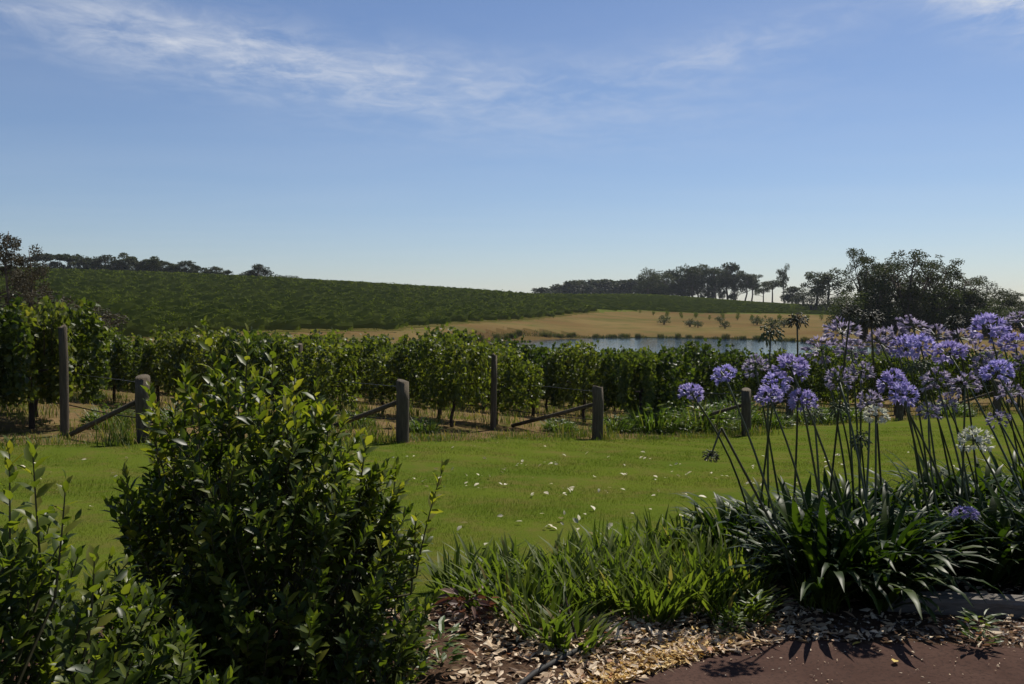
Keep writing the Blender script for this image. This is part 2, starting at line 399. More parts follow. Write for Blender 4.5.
def sstep(a, b, x): t = np.clip((x - a) / (b - a), 0, 1); return t * t * (3 - 2 * t)


def gz(x, y):
    x = np.asarray(x, float); y = np.asarray(y, float); shp = np.broadcast(x, y).shape
    x = np.broadcast_to(x, shp); y = np.broadcast_to(y, shp)
    r = np.maximum(np.hypot(x, y), .6); th = np.arctan2(x, y); lr = np.log(r)
    h = _tps(np.clip(th, -.72, .72), lr)
    w = sstep(.72, 2.8, np.abs(th))
    if np.any(w > 0):
        h0 = .5 * (_tps(np.full(shp, -.72), lr) + _tps(np.full(shp, .72), lr)); h = h * (1 - w) + h0 * w
    q = np.sqrt(((x - PX0) / PA) ** 2 + ((y - PY0) / PB) ** 2 + 1e-9)
    q = q * (1 + .05 * np.sin(3 * np.arctan2(y - PY0, x - PX0) + 1) + .03 * np.sin(7 * np.arctan2(y - PY0, x - PX0)))
    out = np.maximum(h, PZ + .12)
    h = np.where(q < 1, PZ - (1 - q) * 1.5, np.where(q < 1.6, PZ + (out - PZ) * sstep(1.0, 1.22, q), h))
    return h


def g1(x, y): return float(gz(np.array([x]), np.array([y]))[0])


def at(px, d): return ((px - CX) / F * d, d)


def gp(px, d, dz=0.0):
    x, y = at(px, d); return (x, y, g1(x, y) + dz)


# the headland where the vine rows end, and the edges of bed and path (x -> y)
HX = np.array([-14, -9, -5.2, -1.65, 1.51, 4.75, 6.6, 10, 13.9, 20]); HY = np.array([8.8, 11.0, 12.75, 13.75, 16.1, 18.5, 21.4, 23.5, 26.1, 29])
BX = np.array([-6, -3, -.5, .2, .8, 1.3, 1.8, 2.6, 4, 8]); BY = np.array([4.2, 4.5, 4.75, 5.1, 5.45, 6.0, 6.7, 7.2, 7.6, 8.2])
QX = np.array([-6, -4, -1, .2, .53, .93, 1.34, 2.3, 5, 8]); QY = np.array([.2, .8, 2.5, 3.45, 3.77, 4.06, 4.22, 4.10, 3.8, 3.6])
wob = lambda x, y: .12 * np.sin(x * 2.1 + 1) + .07 * np.sin(x * 5.3 + y)
LOWX = np.array([-400, 20, 130, 260, 400, 510, 600, 640, 760, 850, 1100]); LOWY = np.array([62, 74, 80, 100, 126, 177, 238, 272, 282, 288, 300])
HILLTOP = np.array([[-400, 330], [45, 335], [280, 345], [440, 345], [540, 300], [600, 246], [610, 238]])


def region(x, y):
    """0 lawn 1 mulch 2 path 3 vineyard soil 4 paddock 5 bank 6 hill vineyard 7 far land"""
    r = np.hypot(x, y); th = np.arctan2(x, y); front = np.abs(th) < 1.25
    yy = np.maximum(y, .01); px = CX + F * x / yy
    out = np.full(x.shape, 4)
    hd = np.interp(x, HX, HY) + wob(x, y) * 1.6
    out[(y >= hd) & (r < 62)] = 3
    out[(y < hd) & (r < 60)] = 0
    be = np.interp(x, BX, BY) + wob(x, y) * .5; pe = np.interp(x, QX, QY) + wob(x * 3, y) * .12
    out[(y < be) & (np.abs(x) < 9) & (y > -4)] = 1
    out[(y < pe) & (np.abs(x) < 9) & (y > -6)] = 2
    out[(r > 60) & (r <= 78)] = np.where(np.abs(x[(r > 60) & (r <= 78)]) >= 0, 4, 4)
    q = ((x - PX0) / PA) ** 2 + ((y - PY0) / PB) ** 2
    out[(q < 1.25) & (r > 60)] = 5
    low = np.interp(px, LOWX, LOWY); inhill = front & (y > low + 5) & (y < 540) & (px > -420) & (px < 1040)
    out[inhill] = 6
    out[inhill & ((px > 600) | (y > np.interp(px, HILLTOP[:, 0], HILLTOP[:, 1]) + 4))] = 8
    out[r > 540] = 7
    out[(~front) & (r > 60)] = 4
    out[(~front) & (r > 400)] = 7
    return out


ths = np.concatenate([np.arange(-180, -52, 4.0), np.arange(-52, 52, .34), np.arange(52, 180.1, 4.0)]) * math.pi / 180
rs = [0.25]
while rs[-1] < 1400:
    r_ = rs[-1]; rs.append(r_ * (1.05 if r_ < 1.8 else 1.0085 if r_ < 32 else 1.016 if r_ < 560 else 1.10))
rs = np.array(rs); TH, RR = np.meshgrid(ths[:-1], rs, indexing='ij')
GX = RR * np.sin(TH); GY = RR * np.cos(TH); GZ = gz(GX, GY)
_micro = np.where((RR > 3.5) & (RR < 60), .012 * np.sin(GX * 2.3 + GY) * np.sin(GY * 3.1), 0); GZ = GZ + _micro
nT, nR = TH.shape
ii, jj = np.meshgrid(np.arange(nT), np.arange(nR - 1), indexing='ij'); i2 = (ii + 1) % nT
quads = np.stack([ii * nR + jj, ii * nR + jj + 1, i2 * nR + jj + 1, i2 * nR + jj], -1).reshape(-1, 4)
quads = quads[:, ::-1] if True else quads
V = np.stack([GX, GY, GZ], -1).reshape(-1, 3); fc = V[quads].mean(1); reg = region(fc[:, 0], fc[:, 1])
e1 = V[quads[0, 1]] - V[quads[0, 0]]; e2 = V[quads[0, 2]] - V[quads[0, 0]]
if np.cross(e1, e2)[2] < 0: quads = quads[:, ::-1]
for k, (nm, mk) in enumerate((('lawn', 'lawn'), ('garden_soil', 'mulch'), ('path', 'path'), ('vineyard_ground', 'soil'), ('paddock_ground', 'paddock'), ('pond_bank', 'bank'),
                              ('hillside', 'field'), ('far_terrain', 'farland'), ('far_field', 'farfield'))):
    sel = quads[reg == k]
    if not len(sel): continue
    used, inv = np.unique(sel, return_inverse=True); mb = MB(); mb.add(V[used], [inv.reshape(-1, 4)])
    tag(mb.build(nm, M[mk], smooth=True), kind='structure')
a_ = np.linspace(0, 2 * math.pi, 72, endpoint=False); mb = MB()
mb.add(np.stack([PX0 + PA * 1.07 * np.cos(a_), PY0 + PB * 1.07 * np.sin(a_), np.full(72, PZ)], 1), [np.arange(72)[None]])
tag(mb.build('pond_water', M['water']), kind='structure')


# ------------------------------------------------------------------ far vineyards: every trellised row on the hills
def hill_row(pts, h, w, per_m, leaf, g):
    """a hedge of vines along a polyline of ground points, with gaps and ragged tops"""
    mb = MB(); pts = np.asarray(pts); k_ = len(pts) * 3; f_ = np.linspace(0, len(pts) - 1, k_); bp = np.stack([np.interp(f_, np.arange(len(pts)), pts[:, c]) for c in range(3)], 1)
    dd = np.gradient(bp, axis=0); dd[:, 2] = 0; dd = unit(dd); lump = .16 * np.sin(np.arange(k_) * .9 + g.uniform(0, 6)) * np.sin(np.arange(k_) * .37 + g.uniform(0, 6)) + g.normal(0, .09, k_); sdv = np.stack([-dd[:, 1], dd[:, 0], np.zeros(k_)], 1); ring = []
    for a_, z_ in ((-.34, .22), (-.40, .55), (-.14, .84), (.14, .84), (.40, .55), (.34, .22)):
        v_ = bp + sdv * (a_ * w * 1.5 * (1 + g.normal(0, .2, k_)))[:, None]; v_[:, 2] += z_ * h * (1 + lump); ring.append(v_)
    ring = np.stack(ring, 1); i_ = np.arange(k_ - 1)[:, None] * 6; j_ = np.arange(6)[None]; j2_ = (j_ + 1) % 6
    mb.add(ring.reshape(-1, 3), [np.stack([i_ + j_, i_ + j2_, i_ + 6 + j2_, i_ + 6 + j_], -1).reshape(-1, 4)])
    seg = np.linalg.norm(np.diff(pts, axis=0), axis=1); s = np.concatenate([[0], np.cumsum(seg)])
    n_ = int(s[-1] * per_m)
    if n_ < 4: return None
    u = g.uniform(0, s[-1], n_); pos = np.stack([np.interp(u, s, pts[:, k]) for k in range(3)], 1)
    d = np.stack([np.interp(u, s, np.gradient(pts[:, k], s)) for k in range(3)], 1); d[:, 2] = 0; d = unit(d); sd_ = np.stack([-d[:, 1], d[:, 0], np.zeros(n_)], 1)
    hh = h * (.86 + .22 * np.sin(u * 1.7 + g.uniform(0, 6)) * np.sin(u * .61))
    t = g.beta(1.5, 1.1, n_); pos = pos + sd_ * (g.normal(0, .5, n_) * w * (1 - .4 * t))[:, None]; pos[:, 2] += .22 + t * (hh - .22)
    keep = np.sin(u * .23 + g.uniform(0, 6)) + np.sin(u * 1.13) > -1.75
    pos = pos[keep]; n_ = len(pos)
    leaves(mb, pos, rand_unit(n_, g), rand_unit(n_, g) + np.array([0, 0, .5]), g.uniform(.7, 1.25, n_) * leaf, g.uniform(.6, 1.1, n_) * leaf, DIAM)
    return mb


def field_rows(origin, ang, spacing, count, half, inside, h, w, base_per_m, leaf0, ref, lab, grp, mat='far_vine'):
    d = np.array([math.cos(ang), math.sin(ang)]); nrm = np.array([-d[1], d[0]]); made = 0; g = np.random.default_rng(11)
    t = np.arange(-half, half, 3.0)
    for k in range(count):
        p_ = np.array(origin) + nrm * spacing * k + d * t[:, None]
        ok = inside(p_[:, 0], p_[:, 1])
        runs = []; cur = []
        for i in range(len(t)):
            if ok[i]: cur.append(i)
            elif cur: runs.append(cur); cur = []
        if cur: runs.append(cur)
        for run in runs:
            if len(run) < 3: continue
            q = p_[run]; z = gz(q[:, 0], q[:, 1]); dist = np.hypot(q[:, 0], q[:, 1]).min()
            lf = leaf0 * max(1, dist / ref) ** .8; mb = hill_row(np.column_stack([q, z]), h, w, base_per_m * min(1, (ref / dist)) ** .9, lf, g)
            if mb is None: continue
            tag(mb.build('trellised_vines', M[mat]), lab, 'vine row', grp); made += 1
    return made


def px_of(x, y): return CX + F * x / np.maximum(y, .1)


def in_left(x, y):
    px = px_of(x, y); top = np.interp(px, HILLTOP[:, 0], HILLTOP[:, 1]); return (y > np.interp(px, LOWX, LOWY) + .5) & (y < top) & (px > -330) & (px < 600) & (y > 58)


def in_right(x, y):
    px = px_of(x, y); top = np.interp(px, HILLTOP[:, 0], HILLTOP[:, 1])
    lo = np.where(px < 605, top + 8, np.interp(px, LOWX, LOWY) + 2); return (y > lo) & (y < 500) & (px > 470) & (px < 1010)


nl = field_rows((40, 120), R(38), 3.6, 120, 460, in_left, 1.8, .42, 30, .19, 110,
                'leafy row of trellised vines running across the hillside vineyard on the left', 'vine rows on the left hillside')
nr_ = field_rows((0, 150), R(8), 5.5, 80, 420, in_right, .8, .4, 5, .24, 200,
                 'row of vines in the pale green field below the tall gum trees', 'vine rows in the far field', 'pale_vine')
print('rows', nl, nr_)


# ------------------------------------------------------------------ trees
def tree_mesh(kind, seed, nleaf, lsz):
    """unit-height tree: returns (trunk mesh, crown mesh)"""
    g = np.random.default_rng(seed); tb = MB(); cb = MB()
    cl = []
    if kind == 'gum':        # tall bare stem, limbs carrying separate tufts
        bend = g.normal(0, .03, 2); top = np.array([bend[0] * 2, bend[1] * 2, .84])
        sp = np.array([[0, 0, -.03], [bend[0], bend[1], .3], [bend[0] * 1.3, bend[1] * .6, .6], top]); tube(tb, sp, [.026, .020, .015, .006], 6)
        for k in range(13):
            t = g.uniform(.36, .92); s0 = np.array([np.interp(t, [0, .36, .72, 1], sp[:, c]) for c in range(3)]); a = k * GOLD + g.uniform(-.4, .4)
            out_ = g.uniform(.10, .27) * (1.15 - .55 * t); e = s0 + np.array([math.cos(a) * out_, math.sin(a) * out_, g.uniform(.06, .17)])
            tube(tb, [s0, (s0 + e) / 2 + [0, 0, -.012], e], [.010, .007, .003], 4)
            cl.append((e, g.uniform(.075, .125)))
            if g.random() < .75:
                e2 = e + np.array([math.cos(a + .7), math.sin(a + .7), .25]) * g.uniform(.05, .12); tube(tb, [s0 * .3 + e * .7, e2], [.005, .002], 3); cl.append((e2, g.uniform(.045, .08)))
        cl.append((top, .08)); flat = .78
    elif kind == 'umbrella':  # flat-topped pine: long clear trunk, wide crown
        tilt = g.normal(0, .04); top = np.array([tilt, 0, .80]); tube(tb, [[0, 0, -.03], [tilt * .3, .01, .4], top], [.022, .017, .008], 6)
        for k in range(12):
            a = k * GOLD; out_ = .05 + .21 * math.sqrt((k + .5) / 12); e = top + np.array([math.cos(a) * out_, math.sin(a) * out_, g.uniform(.0, .13) - out_ * .25])
            s0 = np.array([tilt * .75, 0, g.uniform(.5, .74)]); tube(tb, [s0, (s0 + e) / 2 + [0, 0, .01], e], [.009, .006, .003], 4); cl.append((e, g.uniform(.09, .14)))
        flat = .6
    elif kind == 'round':
        tube(tb, [[0, 0, -.03], [.01, .01, .3], [.02, -.01, .6]], [.035, .028, .012], 6)
        for k in range(26):
            a = k * GOLD; t = g.uniform(0, 1); zz = .22 + .68 * t; rr_ = (.34 * math.sin(math.pi * min(1, (t * .78 + .2))) ** .8) * g.uniform(.55, 1.05)
            e = np.array([math.cos(a) * rr_, math.sin(a) * rr_, zz]); s0 = np.array([0, 0, zz * .62]); tube(tb, [s0, e], [.010, .003], 3); cl.append((e, g.uniform(.09, .15)))
        flat = .8
    elif kind == 'thin':     # sparse young gum
        tube(tb, [[0, 0, -.03], [.02, .0, .35], [-.01, .01, .7], [.02, 0, .96]], [.016, .012, .008, .003], 6)
        for k in range(30):
            t = g.uniform(.25, .98); a = k * GOLD; out_ = g.uniform(.05, .22) * (1.2 - .7 * t); s0 = np.array([.01, 0, t * .9]); e = s0 + np.array([math.cos(a) * out_, math.sin(a) * out_, g.uniform(.03, .10)])
            tube(tb, [s0, (s0 + e) / 2 + [0, 0, -.01], e], [.005, .003, .001], 3); cl.append((e, g.uniform(.04, .075)))
        flat = .8
    elif kind == 'spread':   # broad old gum with layered clumps down to the ground scrub
        tube(tb, [[0, 0, -.03], [.02, .01, .25], [.0, .03, .5]], [.045, .036, .022], 7)
        for k in range(9):
            a = k * GOLD; e0 = np.array([math.cos(a) * .19, math.sin(a) * .19, g.uniform(.55, .80)]); s0 = np.array([0, .02, g.uniform(.2, .48)])
            tube(tb, [s0, s0 * .45 + e0 * .55 + [0, 0, -.03], e0], [.020, .013, .006], 5)
            for q in range(5):
                e = e0 + np.array([math.cos(a + q * 1.3) * g.uniform(.06, .19), math.sin(a + q * 1.3) * g.uniform(.06, .19), g.uniform(-.20, .20)])
                tube(tb, [e0, e], [.006, .002], 3); cl.append((e, g.uniform(.048, .092)))
        flat = .62
    else:                    # bush
        for k in range(7):
            a = k * GOLD; tube(tb, [[0, 0, -.05], [math.cos(a) * .1, math.sin(a) * .1, .3], [math.cos(a) * .25, math.sin(a) * .25, .6]], [.02, .014, .005], 4)
        for k in range(22):
            a = k * GOLD; rr_ = .42 * math.sqrt((k + .5) / 22); e = np.array([math.cos(a) * rr_, math.sin(a) * rr_, .22 + g.uniform(0, .62) * math.sqrt(max(0, 1 - (rr_ / .5) ** 2))]); cl.append((e, g.uniform(.12, .19)))
        flat = .8
    wts = np.array([c_[1] ** 2 for c_ in cl]); idx = g.choice(len(cl), nleaf, p=wts / wts.sum())
    cen = np.array([c_[0] for c_ in cl])[idx]; rad = np.array([c_[1] for c_ in cl])[idx]
    u = rand_unit(nleaf, g); pos = cen + u * (rad * g.uniform(.25, 1.08, nleaf) ** .6)[:, None] * np.array([1, 1, flat])
    leaves(cb, pos, u * .5 + rand_unit(nleaf, g), u + rand_unit(nleaf, g) * .8, lsz * g.uniform(.6, 1.3, nleaf), lsz * g.uniform(.4, .8, nleaf), DIAM)
    return tb.mesh('trunk', True), cb.mesh('crown')


TM = {}


def tree(kind, var, loc, h, rz, label, cat='tree', group=None, leaf='gum_leaf', nleaf=2600, lsz=.030, wide=1.0, name=None, sink=0.0):
    key = (kind, var, leaf, nleaf)
    if key not in TM:
        a, b_ = tree_mesh(kind, var * 31 + len(kind), nleaf, lsz); a.materials.append(M['bark']); b_.materials.append(M[leaf]); TM[key] = (a, b_)
    e = empty(name or {'gum': 'gum_tree', 'umbrella': 'pine_tree', 'round': 'round_tree', 'thin': 'young_gum_tree', 'spread': 'spreading_gum_tree', 'bush': 'bush'}[kind],
              (loc[0], loc[1], loc[2] - sink), rz, (h * wide, h * wide, h), label=label, cat=cat, group=group)
    link('trunk' if kind != 'bush' else 'stems', TM[key][0], parent=e); link('crown' if kind != 'bush' else 'foliage', TM[key][1], parent=e)
    return e


def tree_px(kind, var, px, top, d, label, **kw):
    x, y = at(px, d); z = g1(x, y); h = CAMZ - (top - HZ) * d / F - z
    return tree(kind, var, (x, y, z), h, px * 1.7, label, **kw)


# the ridge behind the left hill
tree_px('thin', 1, 8, 226, 62, 'tall sparse gum with reddish crown at the left edge of the hill', leaf='dull_leaf', nleaf=5200, lsz=.019, wide=.85)
tree_px('thin', 2, 32, 246, 66, 'shorter sparse gum leaning beside the tall one at the hill edge', leaf='dull_leaf', nleaf=4200, lsz=.02, wide=.9)
for k, (px, top, d, w) in enumerate(((22, 282, 70, 1.3), (50, 290, 74, 1.4), (86, 297, 78, 1.6))):
    tree_px('bush', k, px, top, d, ['dark scrub bush at the foot of the tall reddish gum', 'dark scrub bush between the reddish gums and the vine rows', 'low dark scrub bush ending the scrub below the left hill'][k],
            cat='bush', group='scrub below the reddish gums', leaf='dull_leaf', nleaf=2200, lsz=.05, wide=w)
ridge = [(36, 262, 'round'), (44, 253, 'umbrella'), (56, 261, 'round'), (68, 253, 'umbrella'), (78, 259, 'round'), (88, 257, 'round'), (97, 259, 'gum'), (106, 254, 'round'), (117, 260, 'round'), (129, 254, 'gum'),
         (137, 260, 'round'), (145, 259, 'gum'), (153, 257, 'gum'), (162, 260, 'round'), (170, 262, 'gum'), (178, 263, 'round'), (187, 260, 'round'), (196, 265, 'round'), (207, 268, 'gum'), (217, 266, 'round'), (228, 270, 'round'),
         (240, 272, 'bush'), (251, 269, 'gum'), (259, 264, 'round'), (269, 273, 'bush'), (281, 274, 'bush'), (294, 275, 'bush')]
for k, (px, top, kd) in enumerate(ridge):
    d = 326 + (k * 37 % 19); x, y = at(px, d); z = g1(x, y); h = max(2.5, (CAMZ - (top - HZ) * d / F) - z)
    tree(kd, k % 3 + 3, (x, y, z), h, k * 1.3, 'dark tree on the left skyline, %s from the left along the ridge' % ORD[k], group='trees on the left skyline', leaf='dark_leaf' if k % 3 else 'gum_leaf',
         nleaf=1900, lsz=.06, wide=1.7 if kd in ('round', 'bush') else 1.5)
for k in range(29):
    px = 38 + k * 8.6; d = 338 + (k * 29 % 17); x, y = at(px, d); ytop = np.interp(px, [30, 90, 160, 230, 300], [263, 263, 265, 270, 275]) + (k * 5 % 4)
    h = CAMZ - (ytop - HZ) * d / F - g1(x, y)
    tree('bush', k % 3 + 1, (x, y, g1(x, y)), max(2, h), k, 'low dark scrub between the skyline trees on the left ridge, %s from the left' % ORD[k], cat='bush', group='scrub on the left skyline', leaf='dark_leaf', nleaf=900, lsz=.075, wide=1.7)
# the mid wood, the tall stand, the trees to the right of it
for k in range(19):
    px = 540 + k * 6.4; top = 287 - 8.5 * math.sin(min(1, k / 9) * 1.57) + (k * 7 % 5) - (2 if k in (6, 9, 14) else 0); d = 600 + (k * 13 % 30)
    x, y = at(px, d); z = g1(x, y); h = (CAMZ - (top - HZ) * d / F) - z
    tree('round', k % 3 + 3, (x, y, z), max(6, h), k * .9, 'far dark tree in the low wood behind the fields, %s from its left end' % ORD[k], group='far wood behind the fields', leaf='dark_leaf', nleaf=1600, lsz=.085, wide=1.9)
stand = [(648, 267, 'round'), (657, 268, 'round'), (665, 272, 'round'), (672, 268, 'round'), (683, 264, 'round'), (692, 264, 'gum'), (699, 265, 'gum'), (708, 266, 'round'), (716, 268, 'gum'), (728, 260, 'gum'), (736, 271, 'gum'), (744, 271, 'gum'), (751, 274, 'gum')]
for k, (px, top, kd) in enumerate(stand):
    tree_px(kd, k % 4 + 1, px, top, 500 + (k * 11 % 17), 'tall bare-stemmed tree in the stand above the far field, %s from the left' % ORD[k], group='tall stand above the far field', leaf='dark_leaf' if k % 2 else 'gum_leaf',
            nleaf=2600, lsz=.045, wide=1.15)
for k, px in enumerate((642, 650, 659, 667, 676, 684, 693, 703, 712, 722, 733)):
    tree_px('round', k % 3 + 1, px, 280 + (k * 5 % 6) + (3 if k > 6 else 0), 508, 'low dark tree filling in under the tall stand, %s from the left' % ORD[k], group='understorey of the tall stand', leaf='dark_leaf', nleaf=1400, lsz=.07, wide=1.3 if k < 6 else .8)
for k, (px, top, kd, d, lb) in enumerate(((763, 281, 'gum', 470, 'small round-topped gum just right of the tall stand'), (772, 279, 'umbrella', 460, 'flat-topped tree between the tall stand and the lone thin gum'),
                                          (784, 265, 'gum', 430, 'lone thin gum with one small high tuft of leaves'), (792, 286, 'round', 430, 'low dark tree at the foot of the lone thin gum'), (803, 287, 'round', 420, 'low dark tree between the lone thin gum and the twin-crowned gum'),
                                          (815, 268, 'gum', 330, 'leafy gum with a rounded crown, left of the twin pair'), (829, 269, 'gum', 330, 'leafy gum with open crown, right of the twin pair'),
                                          (812, 290, 'bush', 325, 'brown dense bush under the left twin gum'), (828, 290, 'bush', 325, 'brown dense bush under the right twin gum'), (843, 288, 'bush', 320, 'brown dense bush between the twin gums and the big grove'), (797, 294, 'bush', 420, 'low brown bush left of the twin gums'))):
    tree_px(kd, k % 4 + 1, px, top, d, lb, cat='bush' if kd == 'bush' else 'tree', group='trees between stand and grove', leaf='gum_leaf' if kd == 'gum' else 'dark_leaf', nleaf=1600, lsz=.042,
            wide=(.55 if px == 784 else 1.3 if kd == 'gum' else 1.5))
grove = [(866, 249, 'spread', 150, .72, 'tall dark leafy tree at the left end of the big grove'), (884, 262, 'round', 152, 1.0, 'dark tree behind the gap in the big grove crown'), (904, 245, 'spread', 146, 1.25, 'tallest spreading gum in the middle of the big grove'),
         (931, 256, 'spread', 150, 1.15, 'spreading gum right of the tallest in the big grove'), (955, 265, 'spread', 148, 1.25, 'shorter spreading gum on the right shoulder of the big grove'), (985, 280, 'round', 150, 1.4, 'broad dark tree where the big grove steps down'),
         (1010, 287, 'spread', 152, 1.3, 'spreading gum near the right end of the grove'), (1035, 289, 'spread', 148, 1.3, 'last spreading gum at the right end of the grove')]
for k, (px, top, kd, d, w, lb) in enumerate(grove):
    tree_px(kd, k % 4 + 6, px, top, d, lb, group='big grove right of the pond', leaf='gum_leaf' if kd == 'spread' else 'dark_leaf', nleaf=6000, lsz=.021, wide=w)
under = [(848, 286), (862, 281), (878, 278), (893, 283), (908, 282), (924, 284), (940, 283), (957, 287), (972, 290), (990, 294), (1008, 296), (1024, 297)]
for k, (px, top) in enumerate(under):
    tree_px('bush' if k % 2 else 'round', k % 3 + 2, px, top, 141 + (k * 5 % 9), 'dense dull green understorey tree in front of the grove, %s from its left' % ORD[k], group='understorey of the big grove',
            leaf='dark_leaf' if k % 3 else 'bush_leaf', nleaf=4200, lsz=.034, wide=1.1)
# paddock shrubs, saplings, reeds at the pond
for k, (px, py, d) in enumerate(((664, 323, 208), (690, 327, 200), (698, 329, 197), (725, 331, 194), (720, 321, 228), (757, 324, 216), (772, 329, 200), (784, 326, 205))):
    x, y = at(px, d); tree('bush', k % 3 + 1, (x, y, g1(x, y)), (2.4, 2.1, 1.8, 1.9, 2.0, 2.6, 2.6, 2.4)[k], k, 'small dark bush on the dry paddock beyond the pond, %s from the left' % ORD[k], cat='bush', group='bushes on the dry paddock', leaf='bush_leaf', nleaf=600, lsz=.10, wide=1.3)
for k in range(26):
    px = 640 + k * 8.0; d = 262 - (k % 3) * 7 - k * .3; x, y = at(px, d)
    tree('bush', k % 2 + 1, (x + (k * 31 % 7) * .5, y, g1(x + (k * 31 % 7) * .5, y)), 1.3 + (k * 7 % 5) * .22, k, 'planted sapling along the top of the dry paddock, %s from the left' % ORD[k], group='saplings along the paddock', leaf='far_vine', nleaf=350, lsz=.11, wide=.6, name='sapling')


def reed_clump(n_, h, w, seed):
    g = np.random.default_rng(seed); mb = MB(); a = g.uniform(0, 6.28, n_); rr_ = w * np.sqrt(g.uniform(0, 1, n_))
    blades(mb, np.stack([rr_ * np.cos(a), rr_ * np.sin(a), np.full(n_, -.05)], 1), g.uniform(.6, 1.1, n_) * h, g.uniform(.06, .14, n_), a, g.uniform(0, .28, n_), g.uniform(.1, .5, n_), 2)
    return mb.mesh('reed_clump')


RM = [reed_clump(170, 1.7, .9, s) for s in range(3)]
for m_ in RM: m_.materials.append(M['reed'])
ang0 = math.pi
kreed = 0
for k in range(36):
    a = R(24 + k * 4.4); sc_ = .6 + .5 * random.random(); rad_ = 1.01 + .03 * random.random(); a += random.uniform(-.03, .03)
    x = PX0 + PA * rad_ * math.cos(a); y = PY0 + PB * rad_ * math.sin(a)
    if k % 5 == 3: continue
    o = link('reed_clump', RM[k % 3]); o.location = (x, y, g1(x, y)); o.scale = (random.uniform(.3, 1.5), .6, sc_ * .6); o.rotation_euler = (0, 0, k)
    tag(o, 'brown green clump of reeds on the far bank of the pond, %s from the right' % ORD[kreed], 'reeds', 'reed clumps round the pond'); kreed += 1

mb = MB(); g = np.random.default_rng(71); n_ = 16000; a = g.uniform(0, 6.283, n_); rr_ = 1.0 + np.abs(g.normal(0, .035, n_)) + .02 * np.sin(a * 23) * np.sin(a * 9)
x = PX0 + PA * rr_ * np.cos(a); y = PY0 + PB * rr_ * np.sin(a); big = .35 + .65 * np.clip(np.sin(a * 31 + 2 * np.sin(a * 13)), 0, 1) * (g.uniform(0, 1, n_))
blades(mb, np.stack([x, y, gz(x, y) - .03], 1), big * g.uniform(.3, .95, n_), .11, g.uniform(0, 6.28, n_), g.uniform(0, .5, n_), g.uniform(.1, .8, n_), 2)
tag(mb.build('shore_grass', M['reed']), 'ragged brown green grass fringing the pond', 'grass', kind='stuff')

# ------------------------------------------------------------------ thin summer haze over the valley
mb = MB(); hb = 1480.0; zb, zt = float(GZ.min()) - 1.5, 42.0
mb.add([(x, y, z) for z in (zb, zt) for x, y in ((-hb, -hb), (hb, -hb), (hb, hb), (-hb, hb))], [np.array([[0, 3, 2, 1], [4, 5, 6, 7], [0, 1, 5, 4], [1, 2, 6, 5], [2, 3, 7, 6], [3, 0, 4, 7]])])
m, n, l = new_mat('haze'); n.remove(n['Principled BSDF']); pv = n.new('ShaderNodeVolumePrincipled'); pv.inputs['Color'].default_value = (.86, .92, 1, 1); pv.inputs['Density'].default_value = .00010
l.new(pv.outputs[0], n['Material Output'].inputs['Volume']); tag(mb.build('haze', m), kind='stuff')

# ------------------------------------------------------------------ near vineyard: end posts, row posts, wires, vines
ROWD = np.array([-.70, .714])


def post_mesh(h, r, top_bevel=.012):
    mb = MB(); g = np.random.default_rng(int(h * 1000)); zz = [-.35, 0, h * .35, h * .7, h - top_bevel, h]
    tube(mb, [[g.normal(0, .004), g.normal(0, .004), z] for z in zz], [r * 1.02, r, r * 1.01, r * .98, r * .97, r * .86], 12); return mb.mesh('post', True)


ends = [(-5.15, 12.7, .93, .105), (-1.65, 13.65, .93, .098), (1.51, 16.0, .93, .098), (4.75, 18.4, .94, .10), (6.55, 21.4, .95, .09), (10.0, 23.4, .95, .10), (13.9, 26.0, .98, .11), (17.3, 28.6, .95, .1), (20.6, 31.2, .95, .1)]
EPLACE_SEEN = 7
EPLACE = ['half hidden behind the tall shrub', 'alone on the lawn edge near the middle', 'below the pond, right of the middle', 'behind the leftmost purple flower heads', 'seen through the purple flower stalks',
          'behind the dense purple flowers', 'at the far right behind the flowers']
RNAME = ['leftmost row', 'second row from the left', 'third row from the left', 'fourth row from the left', 'fifth row from the left', 'sixth row from the left', 'seventh row from the left', 'eighth row from the left', 'rightmost row']
wood_p = None
vmesh = []


